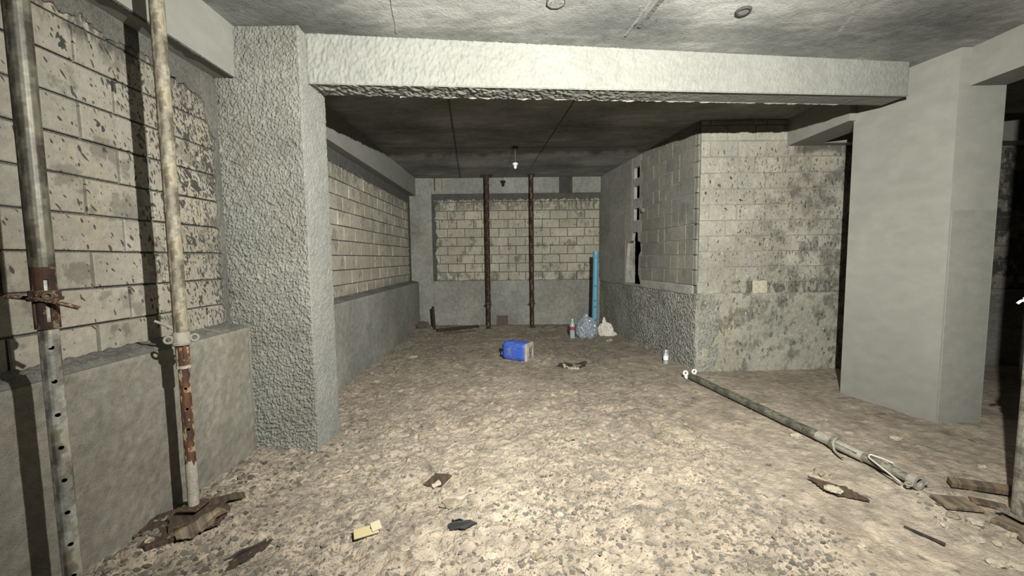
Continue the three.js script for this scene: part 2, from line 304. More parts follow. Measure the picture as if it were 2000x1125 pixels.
{
  const xs = [], zs = [], run = (arr, a, b, s) => { const n = Math.max(1, Math.round((b - a) / s)); for (let i = 0; i < n; i++) arr.push(lerp(a, b, i / n)); };
  run(xs, -2.5, -2.25, 0.05); run(xs, -2.25, 2.1, 0.008); run(xs, 2.1, 3.4, 0.012); run(xs, 3.4, 4.6, 0.025); run(xs, 4.6, 9.8, 0.1); xs.push(9.8);
  run(zs, -8.1, -1, 0.35); run(zs, -1, 1.3, 0.06); run(zs, 1.3, 3.4, 0.0078); run(zs, 3.4, 6, 0.0125); run(zs, 6, 9.4, 0.02); zs.push(9.4);
  const nx = xs.length, nz = zs.length, P = new Float32Array(nx * nz * 3), UV = new Float32Array(nx * nz * 2), I = new Uint32Array((nx - 1) * (nz - 1) * 6);
  let q = 0, t = 0;
  for (let j = 0; j < nz; j++) for (let i = 0; i < nx; i++, q++) {
    const x = xs[i], z = -zs[j]; P[q * 3] = x; P[q * 3 + 1] = ground(x, z); P[q * 3 + 2] = z; UV[q * 2] = x; UV[q * 2 + 1] = z;
    if (i < nx - 1 && j < nz - 1) { I[t++] = q; I[t++] = q + 1; I[t++] = q + nx + 1; I[t++] = q; I[t++] = q + nx + 1; I[t++] = q + nx; }
  }
  const g = new THREE.BufferGeometry(); g.setAttribute('position', new THREE.BufferAttribute(P, 3)); g.setAttribute('uv', new THREE.BufferAttribute(UV, 2)); g.setIndex(new THREE.BufferAttribute(I, 1)); g.computeVertexNormals();
  const m = part('floor', g, M.soil, scene); m.userData = { kind: 'structure', label: 'uneven trodden dry earth floor of the basement' };
}

// ---------------------------------------------------------------- ceiling
{
  const g = structure('ceiling', 'bare cast concrete ceiling slab');
  part('slab', slab(-2.7, 9.9, CEIL, CEIL + 0.25, -9.7, 8.2), M.ceiling, g);
  // seams left by the formwork sheets
  const seam = (x0, z0, x1, z1, w, h, m) => {
    const L = Math.hypot(x1 - x0, z1 - z0), n = Math.max(2, Math.round(L / 0.05)), geo = new THREE.BoxGeometry(w, h, L, 1, 1, n), p = geo.attributes.position;
    for (let i = 0; i < p.count; i++) { const z = p.getZ(i); p.setX(i, p.getX(i) + 0.006 * noise(z * 9, x0 * 5, 1)); if (p.getY(i) < 0) p.setY(i, p.getY(i) * (0.5 + 1.1 * Math.abs(noise(z * 14, x0, 3)))); }
    geo.rotateY(Math.atan2(x1 - x0, z1 - z0)); geo.translate((x0 + x1) / 2, CEIL, (z0 + z1) / 2); part('formwork_seam', metreUV(geo), m || M.ceiling, g);
  };
  seam(0.955, -3.42, 1.09, -2.4, 0.014, 0.03); seam(1.03, -3.3, 1.17, -2.4, 0.03, 0.016, M.mortar);
  seam(-0.62, -3.9, -1.14, -9.2, 0.018, 0.014, M.mortarDark); seam(0.83, -3.95, 0.4, -8.2, 0.014, 0.012, M.mortarDark); seam(-1.9, -6.7, 2.1, -6.75, 0.014, 0.008, M.mortarDark);
  seam(-0.9, -3.35, -0.72, -2.4, 0.012, 0.012); seam(2.72, -3.5, 2.35, -2.4, 0.03, 0.006, M.mortarPale);
  // embedded fittings
  const ring = new THREE.TorusGeometry(0.045, 0.012, 8, 28); ring.rotateX(Math.PI / 2); ring.translate(1.737, CEIL - 0.004, -3.1); part('conduit_ring', ring, M.mortarDark, g);
  const plug = new THREE.CylinderGeometry(0.036, 0.036, 0.016, 24); plug.translate(1.737, CEIL - 0.002, -3.1); part('conduit_plug', plug, M.mortarPale, g);
  const oct = new THREE.CylinderGeometry(0.065, 0.065, 0.014, 8); oct.translate(0.335, CEIL - 0.001, -2.98); part('box_cover', oct, M.ceiling, g);
  const octr = new THREE.TorusGeometry(0.066, 0.006, 6, 8); octr.rotateX(Math.PI / 2); octr.rotateY(Math.PI / 8); octr.translate(0.335, CEIL - 0.003, -2.98); part('box_rim', octr, M.mortar, g);
}

// ---------------------------------------------------------------- left wall: block infill on a concrete plinth, beam on top
const cream = [226, 221, 203];
const nearMap = fit(wallTex(2.4, 2.05, 2048, {
  base: [212, 204, 184], dark: [88, 84, 74], pale: [235, 226, 205], seed: 101,
  stain: (s, y, a, b) => { let e = sstep(0.61, 0.7, a) * 0.3; const edge = sstep(2.02, 2.36, s + (a - 0.5) * 0.5); e = Math.max(e, edge * sstep(0.44, 0.6, b) * 0.95); const top = sstep(1.62, 1.95, y + (a - 0.5) * 0.35) * sstep(0.35, 0.55, b); return Math.max(e, top * 0.9) - sstep(0.62, 0.75, b) * 0.3; },
  splash: (blob) => {
    const dk = (a) => `rgba(${72 + 20 * rnd() | 0},${71 + 18 * rnd() | 0},${63 + 14 * rnd() | 0},${a})`;
    for (let i = 0; i < 3800; i++) { const s = 1.5 + 0.88 * Math.pow(rnd(), 0.7), y = 2 * Math.pow(rnd(), 0.8), r = 0.0022 + 0.0065 * Math.pow(rnd(), 3); blob(s, y, r * rr(1.2, 3), r * 0.8, rr(1.0, 1.9), dk(0.9)); }
    for (let i = 0; i < 5200; i++) { const s = 0.1 + 2.28 * Math.pow(rnd(), 0.42), y = 2.05 * Math.pow(rnd(), 0.75), q = rnd(); if (rnd() > 0.12 + 0.88 * Math.pow(s / 2.4, 1.5) * (0.35 + 0.65 * y / 2.05)) continue; const r = 0.0025 + 0.0085 * q * q * q; blob(s, y, r * rr(1.2, 3), r * 0.75, rr(0.8, 1.5), dk(0.88)); }
    for (const [s, y, r] of [[1.75, 1.5, 0.05], [1.9, 1.42, 0.04], [1.78, 1.32, 0.03], [1.95, 1.62, 0.035], [1.72, 1.02, 0.045], [1.86, 1.08, 0.035], [1.95, 1.13, 0.05], [1.82, 0.98, 0.03], [1.78, 0.66, 0.035], [1.9, 0.71, 0.03], [1.85, 0.6, 0.025], [2.0, 0.42, 0.03], [1.95, 0.28, 0.02], [1.4, 1.6, 0.03], [1.3, 1.33, 0.025], [1.48, 1.2, 0.02], [1.15, 1.7, 0.03], [2.1, 1.35, 0.05], [2.15, 1.1, 0.04]]) for (let k = 0; k < 5; k++) blob(s + rr(-r, r), y + rr(-r, r) * 1.4, r * rr(0.3, 1.0), r * rr(0.2, 0.5), rr(0.4, 1.9), dk(0.92));
    for (let i = 0; i < 90; i++) blob(rr(0, 2.4), rr(0, 2), rr(0.01, 0.05), rr(0.003, 0.012), rr(-0.6, 0.6), 'rgba(238,232,214,0.35)');
  },
}), 1.0, 2.4, 1.04, 2.05);
const farMap = fit(wallTex(5.8, 2.05, 2048, {
  base: cream, dark: [128, 124, 112], pale: [246, 240, 224], seed: 131,
  stain: (s, y, a, b) => { let e = sstep(0.6, 0.72, a) * 0.35; e = Math.max(e, sstep(1.5, 1.9, y + (b - 0.5) * 0.7) * sstep(0.4, 0.6, b) * 0.75, sstep(0.24, 0.05, y + (a - 0.5) * 0.4) * 0.55 * sstep(0.4, 0.6, b)); return e - sstep(0.58, 0.72, b) * 0.4; },
  splash: (blob) => { for (let i = 0; i < 420; i++) { const y = 2 * Math.pow(rnd(), 0.5); blob(rr(0, 5.8), y, rr(0.006, 0.03), rr(0.004, 0.012), rr(1.1, 1.9), `rgba(110,106,94,${rr(0.4, 0.8)})`); } for (let i = 0; i < 160; i++) blob(rr(0, 5.8), rr(0.2, 2), rr(0.03, 0.14), rr(0.004, 0.012), rr(1.45, 1.68), 'rgba(250,246,232,0.4)'); },
}), 3.5, 5.8, 1.04, 2.05);
const tri = (map, c, o) => [0.95, 1, 1.06].map((k) => mat(col(c[0] * k, c[1] * k, c[2] * k), { map, ...bp(B.plaster, 0.006, 0.6), ...o }));
{
  const g = structure('wall_left', 'left wall of pale blocks standing on a grey concrete plinth');
  const S = V3(0, 0, -1), N = V3(1, 0, 0), o = V3(-2.31, 0, 0);
  part('mortar_bed', slab(-2.6, -2.322, 1.0, 3.08, -9.6, 8), M.mortar, g);
  lay(g, tri(nearMap, [0.42, 0.42, 0.42]), S, N, o, { s0: 0.6, s1: 3.2, y0: 1.06, y1: 3.04, H: 0.2, L: 0.4, off: [2.2, 2.4], joint: 0.013, proud: 0.005, rim: 0.005, depth: 0.02 });
  lay(g, tri(farMap, [0.56, 0.56, 0.54]), S, N, o, { s0: 3.72, s1: 9.12, y0: 1.06, y1: 2.92, H: 0.2, L: 0.405, off: [5.54, 5.36], joint: 0.013, proud: 0.003, rim: 0.004, depth: 0.02 });
  // plinth: face at x = -2.13, rough top edge
  part('plinth_core', slab(-2.6, -2.14, -0.3, 1.075, -9.6, 8), M.plinth, g);
  part('plinth_face', relief([-2.14, -0.2, -1.2], [0, 0, -1], [0, 1, 0], [1, 0, 0], 2.0, 1.275, 0.011, (x, y, z) => 0.012 + 0.006 * lumps(x, y, z, 0.05) + 0.01 * fbm(x * 5, y * 5, z * 5, 3), 0.02), M.plinth, g);
  part('plinth_face', relief([-2.14, -0.2, -3.6], [0, 0, -1], [0, 1, 0], [1, 0, 0], 5.9, 1.275, 0.03, (x, y, z) => 0.012 + 0.008 * fbm(x * 3, y * 3, z * 3, 3), 0.03), M.plinthBack, g);
  // crumbled mortar bead where blocks meet the plinth
  const bead = (a, b) => { const geo = relief([-2.315, 1.07, a], [0, 0, -1], [1, 0, 0], [0, 1, 0], b, 0.185, 0.011, (x, y, z) => 0.02 + 0.02 * lumps(x, y, z, 0.04) + 0.02 * sstep(-2.2, -2.31, x), 0.03); part('mortar_ledge', geo, M.mortar, g); };
  bead(-0.6, 2.6); bead(-3.6, 5.5);
  // mortar packed under the beam and beside the column, ragged
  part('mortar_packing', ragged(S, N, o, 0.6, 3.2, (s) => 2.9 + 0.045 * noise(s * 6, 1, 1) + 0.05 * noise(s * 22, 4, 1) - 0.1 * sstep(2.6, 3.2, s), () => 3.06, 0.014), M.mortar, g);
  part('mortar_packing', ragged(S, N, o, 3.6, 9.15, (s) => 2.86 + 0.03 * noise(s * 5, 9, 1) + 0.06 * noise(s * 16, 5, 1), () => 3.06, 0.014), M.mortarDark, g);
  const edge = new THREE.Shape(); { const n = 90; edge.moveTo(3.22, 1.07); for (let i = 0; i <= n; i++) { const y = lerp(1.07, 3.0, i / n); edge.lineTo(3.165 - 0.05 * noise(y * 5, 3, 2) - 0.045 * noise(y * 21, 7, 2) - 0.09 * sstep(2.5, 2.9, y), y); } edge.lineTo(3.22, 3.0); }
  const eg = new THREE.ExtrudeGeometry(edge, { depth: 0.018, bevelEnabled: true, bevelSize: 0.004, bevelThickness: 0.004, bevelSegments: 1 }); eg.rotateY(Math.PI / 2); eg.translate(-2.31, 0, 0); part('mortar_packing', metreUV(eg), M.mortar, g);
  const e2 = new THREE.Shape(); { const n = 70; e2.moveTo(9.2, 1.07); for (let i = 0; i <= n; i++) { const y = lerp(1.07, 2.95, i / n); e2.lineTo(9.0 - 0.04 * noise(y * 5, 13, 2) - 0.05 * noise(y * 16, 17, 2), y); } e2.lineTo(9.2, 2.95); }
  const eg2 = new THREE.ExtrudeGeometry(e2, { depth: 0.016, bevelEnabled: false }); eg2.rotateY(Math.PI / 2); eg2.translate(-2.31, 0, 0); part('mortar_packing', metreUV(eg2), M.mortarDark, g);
}
{
  const g = structure('perimeter_beam', 'grey rendered concrete beam above the left block wall');
  part('beam_face', slab(-2.6, -2.13, 3.02, CEIL + 0.02, -3.3, 8), M.smooth, g);
  part('beam_face', slab(-2.6, -2.15, 3.02, CEIL + 0.02, -9.5, -3.5), M.smooth, g);
  const lip = new THREE.BoxGeometry(0.02, 0.016, 2.6, 1, 1, 60), p = lip.attributes.position; for (let i = 0; i < p.count; i++) { if (p.getY(i) < 0) p.setY(i, p.getY(i) * (0.4 + 2 * Math.abs(noise(p.getZ(i) * 7, 2, 2)))); } lip.translate(-2.145, 3.016, -1.9); part('beam_lip', metreUV(lip), M.mortarDark, g);
}

// ---------------------------------------------------------------- left column and cross beam in thrown render
{
  const g = structure('column_left', 'left column under a coarse thrown cement render');
  const x1 = -1.625, z1 = -3.22, z2 = -3.64;
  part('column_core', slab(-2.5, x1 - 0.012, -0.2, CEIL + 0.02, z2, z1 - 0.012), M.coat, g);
  const lp = (x, y, z) => 0.003 + 0.023 * lumps(x, y, z, 0.0135) + 0.012 * fbm(x * 3, y * 3, z * 3, 2);
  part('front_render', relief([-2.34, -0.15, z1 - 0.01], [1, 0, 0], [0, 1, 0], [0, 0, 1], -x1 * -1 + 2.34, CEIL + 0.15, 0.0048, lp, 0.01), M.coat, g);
  part('side_render', relief([x1 - 0.01, -0.15, z1], [0, 0, -1], [0, 1, 0], [1, 0, 0], z1 - z2, CEIL + 0.15, 0.007, (x, y, z) => 0.003 + 0.008 * lumps(x, y, z, 0.014) + 0.012 * fbm(x * 3, y * 3, z * 3, 2), 0.008), M.beam, g);
}
const BF0 = [-1.63, -3.335], BF1 = [3.8, -3.93];           // front lower edge of the cross beam on plan
{
  const g = structure('cross_beam', 'pale rendered concrete beam across the room');
  const L = Math.hypot(BF1[0] - BF0[0], BF1[1] - BF0[1]), ux = (BF1[0] - BF0[0]) / L, uz = (BF1[1] - BF0[1]) / L, nx = uz, nz = -ux, th = 0.25;
  const N = [-nx, 0, -nz].map((v) => v), Nf = N[2] > 0 ? N : N.map((v) => -v), bk = [-Nf[0] * th, -Nf[2] * th], yb = 3.02;
  const e = 0.012, q = (p, d) => [p[0] - Nf[0] * d, p[1] - Nf[2] * d];
  part('beam_core', prism([q(BF0, e), q(BF1, e), q(BF1, th), q(BF0, th)].map((p) => p), yb + e, CEIL + 0.02), M.beam, g);
  part('front_render', relief([...[BF0[0] - Nf[0] * 0.008, yb, BF0[1] - Nf[2] * 0.008]], [ux, 0, uz], [0, 1, 0], Nf, L, CEIL - yb + 0.01, 0.0085, (x, y, z) => { const s = 1 - 0.72 * sstep(0.6, 2.2, x + 0.5 * noise(x * 2, y * 4, 2)); return 0.002 + s * 0.017 * lumps(x * 1.1, y * 0.75, z, 0.022) + 0.006 * fbm(x * 4, y * 4, z * 4, 3); }, 0.009), M.beam, g);
  part('soffit', relief([BF0[0], yb + 0.008, BF0[1]], [ux, 0, uz], [-Nf[0], 0, -Nf[2]], [0, -1, 0], L, th, 0.011, (x, y, z) => (1 - 0.8 * sstep(0.4, 2, x)) * 0.016 * lumps(x, z, y, 0.026), 0.009), M.smooth, g);
  // broken lip of cement at the back edge of the soffit
  const lip = new THREE.BoxGeometry(4.3, 0.014, 0.012, 260, 1, 1), p = lip.attributes.position;
  for (let i = 0; i < p.count; i++) if (p.getY(i) < 0) p.setY(i, 0.006 - 0.016 * clamp(0.35 + 1.5 * noise(p.getX(i) * 9, 3, 3) + 0.6 * noise(p.getX(i) * 33, 3, 1)));
  lip.rotateY(-Math.atan2(uz, ux)); const mx = 0.52; lip.translate(lerp(BF0[0], BF1[0], mx) + bk[0] * 0.97, yb + 0.002, lerp(BF0[1], BF1[1], mx) + bk[1] * 0.97); part('cement_lip', metreUV(lip), M.mortarPale, g);
  for (const m of g.children) { const q = m.geometry.attributes.position; for (let i = 0; i < q.count; i++) { const t = clamp((q.getX(i) - BF0[0]) / (BF1[0] - BF0[0]), 0, 1.1); q.setY(i, q.getY(i) + 0.075 * t * (CEIL + 0.02 - q.getY(i)) / (CEIL + 0.02 - yb)); } m.geometry.computeVertexNormals(); }
}

// ---------------------------------------------------------------- right column with its two beams
{
  const g = structure('column_right', 'smooth grey plastered column on the right');
  const P = [[4.0, -3.68], [4.4, -3.67], [4.5, -4.5], [3.8, -4.52]];
  const sh = new THREE.Shape(P.map(([x, z]) => new THREE.Vector2(x, -z))), geo = new THREE.ExtrudeGeometry(sh, { depth: 3.6, bevelEnabled: true, bevelSize: 0.008, bevelThickness: 0.008, bevelSegments: 2 }); geo.rotateX(-Math.PI / 2); geo.translate(0, -0.18, 0);
  part('column_body', metreUV(geo), M.smooth, g);
  const strip = new THREE.BoxGeometry(0.006, 0.62, 0.006); strip.translate(4.012, 0.34, -3.664); part('plaster_patch', ragged(V3(1, 0, -0.0), V3(0, 0, 1), V3(0, 0, -3.664), 4.0, 4.395, () => -0.1, (x) => 1.98 + 0.015 * noise(x * 20, 1, 1), 0.0015), M.smoothDark, g); part('corner_groove', strip, M.mortarDark, g);
}
{
  const g = structure('beam_right', 'grey beam running from the right column towards the viewer');
  part('beam_body', slab(4.09, 4.4, 3.08, CEIL + 0.02, -3.7, 8), M.smooth, g);
  const h = structure('beam_far_right', 'grey beam from the right column back to the shaft wall');
  part('beam_body', slab(3.72, 4.1, 3.06, CEIL + 0.02, -5.55, -4.5), M.smooth, h);
  const k = structure('beam_shaft', 'low grey beam along the top of the far right wall');
  part('beam_body', slab(4.1, 9.6, 3.06, CEIL + 0.02, -5.75, -5.36), M.smooth, k);
}

// ---------------------------------------------------------------- shaft of blocks on the right
const shaftFront = fit(wallTex(3.0, 2.4, 1600, {
  base: [186, 182, 170], dark: [84, 83, 77], pale: [226, 222, 208], seed: 171,
  stain: (s, y, a, b) => {
    const up = sstep(0.75, 1.6, s + (a - 0.5) * 0.9) * sstep(2.2, 1.55, y + (b - 0.5) * 0.5) * sstep(0.42, 0.66, a * 0.6 + b * 0.4) * 0.6;
    const low = sstep(0.26, 0.04, Math.abs(y - 0.06) + (a - 0.5) * 0.25) * sstep(0.3, 0.8, s + (b - 0.5) * 0.6) * sstep(0.4, 0.6, b) * 0.85;
    const tr = sstep(1.25, 1.4, s + (b - 0.5) * 0.15) * sstep(1.88, 1.96, y + (a - 0.5) * 0.12) * 0.7;
    return Math.max(up, low, tr) - sstep(0.6, 0.72, b) * 0.35;
  },
  splash: (blob) => {
    const dk = (a) => `rgba(${66 + 22 * rnd() | 0},${64 + 20 * rnd() | 0},${57 + 18 * rnd() | 0},${a})`;
    for (let i = 0; i < 1500; i++) { const s = 2.2 * rnd(), y = 0.1 + 1.9 * rnd(); if (rnd() > 0.2 + 0.8 * sstep(0.2, 1.0, s)) continue; const r = 0.004 + 0.011 * rnd() * rnd(); blob(s, y, r * rr(1.2, 3), r * 0.8, rr(1.2, 2.0), dk(rr(0.5, 0.85))); }
    for (const [s, y] of [[0.2, 1.55], [0.32, 1.5], [0.48, 1.6], [0.14, 1.4], [0.42, 1.18], [0.62, 1.3], [1.5, 1.2]]) blob(s, y, 0.026, 0.014, rr(0.5, 1.5), dk(0.9));
    for (let i = 0; i < 120; i++) blob(rr(0, 3), rr(0, 1.9), rr(0.004, 0.014), rr(0.004, 0.01), rr(0, 3), 'rgba(236,232,220,0.75)');
  },
}), 2.5, 3.0, 1.05, 2.4);
const shaftSide = fit(wallTex(4.0, 2.4, 1400, {
  base: [170, 168, 158], dark: [104, 103, 97], pale: [205, 202, 190], seed: 191,
  stain: (s, y, a, b) => sstep(0.55, 0.75, a) * 0.22 - sstep(0.62, 0.74, b) * 0.3,
  splash: (blob) => { for (let i = 0; i < 90; i++) blob(rr(0, 4), rr(0, 2.3), rr(0.005, 0.02), rr(0.004, 0.01), rr(0, 3), rnd() > 0.5 ? 'rgba(215,212,200,0.6)' : 'rgba(84,82,76,0.6)'); },
}), 0, 4.0, 1.05, 2.4);
const SA = [2.555, -5.49], SB = [2.02, -9.25];
{
  const g = structure('wall_shaft_side', 'grey block side wall of the shaft with four openings');
  const L = Math.hypot(SB[0] - SA[0], SB[1] - SA[1]), S = V3((SB[0] - SA[0]) / L, 0, (SB[1] - SA[1]) / L), N = V3(S.z, 0, -S.x), o = V3(SA[0], 0, SA[1]);
  if (N.x > 0) N.multiplyScalar(-1);
  // wall panel with real openings, 0.2 thick
  const sh = new THREE.Shape(); sh.moveTo(0.14, 1.0); sh.lineTo(L + 0.1, 1.0); sh.lineTo(L + 0.1, CEIL + 0.01); sh.lineTo(0.14, CEIL + 0.01); sh.closePath();
  const rect = (a, b, c, d) => { const h = new THREE.Path(); h.moveTo(a, c); h.lineTo(b, c); h.lineTo(b, d); h.lineTo(a, d); h.closePath(); sh.holes.push(h); };
  const slots = [[1.8, 2.02, 3.02, 3.22], [1.8, 2.02, 2.655, 2.88], [1.8, 2.02, 2.26, 2.48]]; for (const q of slots) rect(...q);
  const H = [[1.72, 1.1], [1.9, 1.09], [2.35, 1.1], [2.33, 1.4], [2.3, 1.62], [2.27, 1.86], [2.1, 1.9], [2.06, 2.04], [1.85, 2.05], [1.84, 1.88], [1.74, 1.86], [1.72, 1.7], [1.8, 1.62], [1.82, 1.3]];
  const hp = new THREE.Path(); H.forEach((p, i) => (i ? hp.lineTo(...p) : hp.moveTo(...p))); hp.closePath(); sh.holes.push(hp);
  const pg = new THREE.ExtrudeGeometry(sh, { depth: 0.06, bevelEnabled: false }), pp = pg.attributes.position;
  for (let i = 0; i < pp.count; i++) { const s = pp.getX(i), y = pp.getY(i), d = pp.getZ(i) - 0.06 - 0.006; pp.setXYZ(i, o.x + S.x * s + N.x * d, y, o.z + S.z * s + N.z * d); }
  const panelMat = mat(col(0.62, 0.61, 0.565), { map: rep(T.plaster, 1.4), ...bp(B.plaster, 0.01, 0.5) });
  part('wall_panel', metreUV(pg), panelMat, g);
  { const jam = new THREE.BoxGeometry(0.07, 0.95, 0.17, 4, 24, 6), p = jam.attributes.position; for (let i = 0; i < p.count; i++) { const y = p.getY(i); p.setX(i, p.getX(i) + 0.025 * noise(y * 9, p.getZ(i) * 14, 3) - 0.04 * sstep(0.25, 0.5, y)); }
    const m = part('broken_jamb', metreUV(jam), M.mortarPale, g); m.position.set(o.x + S.x * 2.36 - N.x * 0.1, 1.56, o.z + S.z * 2.36 - N.z * 0.1); m.rotation.y = Math.atan2(N.x, N.z); }
  const ms = tri(shaftSide, [0.56, 0.56, 0.53]);
  const inHole = (p, q, t0, t1) => slots.some(([a, b, c, d]) => q > a && p < b && t1 > c && t0 < d) || (q > 1.72 && p < 2.36 && t0 < 2.05 && t1 > 1.09);
  lay(g, ms, S, N, o, { s0: 0.03, s1: 1.71, y0: 1.19, y1: CEIL, H: 0.2115, L: 0.39, off: [0.1, 0.3], joint: 0.01, proud: 0.004, rim: 0.004, depth: 0.02 });
  // smooth coat over the deeper half
  const sc = new THREE.Shape(); sc.moveTo(2.36, 1.08); sc.lineTo(L, 1.08); sc.lineTo(L, CEIL); sc.lineTo(2.1, CEIL); for (let i = 0; i <= 30; i++) { const y = lerp(3.3, 2.08, i / 30); sc.lineTo(2.1 + 0.03 * noise(y * 8, 2, 2), y); } for (let i = 0; i <= 20; i++) { const y = lerp(2.06, 1.1, i / 20); sc.lineTo(2.365 + 0.02 * noise(y * 11, 6, 2) - 0.1 * sstep(1.9, 2.06, y), y); } sc.closePath();
  const scg = new THREE.ExtrudeGeometry(sc, { depth: 0.006, bevelEnabled: false }), sp = scg.attributes.position; for (let i = 0; i < sp.count; i++) { const s = sp.getX(i), y = sp.getY(i), d = sp.getZ(i) - 0.004; sp.setXYZ(i, o.x + S.x * s + N.x * d, y, o.z + S.z * s + N.z * d); }
  part('smooth_coat', metreUV(scg), M.plinthBack, g);
  // raised mortar standing in some of the upright joints
  for (const [s, y] of [[0.1, 1.41], [0.3, 1.62], [0.1, 1.83], [0.5, 1.41], [0.3, 2.04], [0.1, 2.26], [0.69, 2.04], [0.12, 2.68], [0.08, 2.68], [0.1, 3.1], [0.5, 2.68], [0.9, 1.83], [1.08, 2.47]]) { const b = new THREE.BoxGeometry(0.012, 0.17, 0.016); b.translate(0, 0, 0); const m = part('mortar_ridge', metreUV(b), M.mortarPale, g); m.position.set(o.x + S.x * s + N.x * 0.004, y + 0.1, o.z + S.z * s + N.z * 0.004); m.rotation.y = Math.atan2(N.x, N.z); }
  const lump = new THREE.IcosahedronGeometry(0.045, 2), lq = lump.attributes.position; for (let i = 0; i < lq.count; i++) { const k = 1 + 0.5 * noise(lq.getX(i) * 30, lq.getY(i) * 30, lq.getZ(i) * 30); lq.setXYZ(i, lq.getX(i) * k, lq.getY(i) * k, lq.getZ(i) * k); } lump.computeVertexNormals(); lump.translate(o.x + S.x * 1.6 + N.x * 0.02, 2.41, o.z + S.z * 1.6 + N.z * 0.02); part('mortar_lump', lump, M.mortarPale, g);
  // rough plinth
  const ps = [[SA[0] + 0.02, SA[1] + 0.02], [SB[0], SB[1]], [SB[0] + 0.3, SB[1]], [SA[0] + 0.3, SA[1] + 0.02]];
  part('plinth_core', prism(ps, -0.3, 1.065), M.roughPlinth, g);
  const Nn = [N.x, 0, N.z];
  part('plinth_face', relief([SA[0] + 0.0, -0.2, SA[1] + 0.02], [S.x, 0, S.z], [0, 1, 0], Nn, L, 1.27, 0.0105, (x, y, z) => 0.008 + (1 - 0.7 * sstep(7, 8, -z)) * 0.024 * lumps(x + z, y, z - x, 0.03) + 0.015 * fbm(x * 3, y * 3, z * 3, 2), 0.012), M.roughPlinth, g);
  const led = relief([SA[0] - 0.0, 1.06, SA[1]], [S.x, 0, S.z], Nn, [0, 1, 0], L, 0.03, 0.012, (x, y, z) => 0.012 + 0.01 * lumps(x, y, z, 0.03), 0.01); part('mortar_ledge', led, M.mortarPale, g);
}
{
  const g = structure('wall_shaft_front', 'splashed grey block front wall of the shaft');
  const S = V3(1, 0, 0), N = V3(0, 0, 1), o = V3(0, 0, -5.5);
  part('mortar_bed', slab(2.57, 4.9, 1.0, CEIL + 0.01, -5.7, -5.506), M.mortarPale, g);
  lay(g, tri(shaftFront, [0.66, 0.66, 0.62]), S, N, o, { s0: 2.565, s1: 4.9, y0: 1.23, y1: CEIL, H: 0.2115, L: 0.378, off: [3.07, 2.92], joint: 0.011, proud: 0.005, rim: 0.004, depth: 0.015 });
  { const pc = relief([2.56, 1.05, -5.503], [1, 0, 0], [0, 1, 0], [0, 0, 1], 2.34, 0.19, 0.012, (x, y, z) => 0.002 + 0.014 * fbm(x * 9, y * 14, z, 4), 0.03), u = pc.attributes.uv; for (let i = 0; i < u.count; i++) u.setXY(i, u.getX(i) + 2.56, u.getY(i) + 1.05); part('plaster_course', pc, tri(shaftFront, [0.62, 0.62, 0.58])[1], g); }
  const lowMap = fit(wallTex(2.5, 1.3, 1024, { base: [184, 182, 170], dark: [92, 91, 84], pale: [222, 219, 206], seed: 211, stain: (s, y, a, b) => sstep(0.48, 0.7, a * 0.55 + b * 0.45 + 0.08 * sstep(0.5, 1.2, y)) * 0.65 - sstep(0.62, 0.74, b) * 0.3, splash: (blob) => { for (let i = 0; i < 200; i++) blob(rr(0, 2.5), rr(0, 1.3), rr(0.003, 0.012), rr(0.003, 0.009), rr(0, 3), 'rgba(232,228,216,0.8)'); for (let i = 0; i < 60; i++) blob(rr(0.2, 2.0), rr(0.3, 1.2), rr(0.01, 0.05), rr(0.006, 0.02), rr(1, 2.2), 'rgba(74,73,67,0.55)'); } }), 2.5, 2.5, -0.2, 1.3);
  part('plinth_core', slab(2.56, 4.9, -0.3, 1.07, -5.75, -5.49), M.plinth, g);
  const face = relief([2.545, -0.2, -5.482], [1, 0, 0], [0, 1, 0], [0, 0, 1], 2.36, 1.28, 0.014, (x, y, z) => 0.01 + 0.012 * fbm(x * 6, y * 6, z, 4) + 0.005 * lumps(x, y, z, 0.04), 0.014);
  { const u = face.attributes.uv; for (let i = 0; i < u.count; i++) { u.setXY(i, u.getX(i) + 2.5, u.getY(i) - 0.2); } }
  part('plinth_face', face, mat(col(0.7, 0.7, 0.65), { map: lowMap, ...bp(B.plaster, 0.014, 0.5) }), g);
  part('mortar_ledge', relief([2.55, 1.072, -5.51], [1, 0, 0], [0, 0, 1], [0, 1, 0], 2.35, 0.035, 0.012, (x, y, z) => 0.008 + 0.014 * lumps(x, y, z, 0.03), 0.01), M.mortarPale, g);
  const patch = new RoundedBoxGeometry(0.2, 0.175, 0.016, 2, 0.006); const pm = part('pale_patch', patch, M.stonePale, g); pm.position.set(3.41, 1.165, -5.482); pm.rotation.z = 0.03;
}

// ---------------------------------------------------------------- back wall
const backMap = fit(wallTex(3.9, 2.0, 1500, {
  base: cream, dark: [118, 114, 102], pale: [250, 246, 232], seed: 231,
  stain: (s, y, a, b) => { let e = sstep(0.57, 0.68, a) * 0.45; e = Math.max(e, sstep(1.5, 1.85, y + (b - 0.5) * 0.6) * sstep(0.42, 0.6, b) * 0.85, sstep(0.28, 0.04, y + (b - 0.5) * 0.3) * sstep(0.45, 0.6, a) * 0.6); return e - sstep(0.56, 0.7, b) * 0.55; },
  splash: (blob) => { for (let i = 0; i < 90; i++) blob(rr(0.7, 2.2), rr(0.05, 1.7), rr(0.03, 0.14), rr(0.006, 0.014), rr(1.48, 1.66), 'rgba(252,248,236,0.45)'); for (let i = 0; i < 200; i++) blob(rr(0, 3.9), 2 * Math.pow(rnd(), 0.4), rr(0.008, 0.03), rr(0.006, 0.016), rr(1, 2), 'rgba(96,92,82,0.6)'); },
}), -1.85, 3.9, 1.07, 2.0);
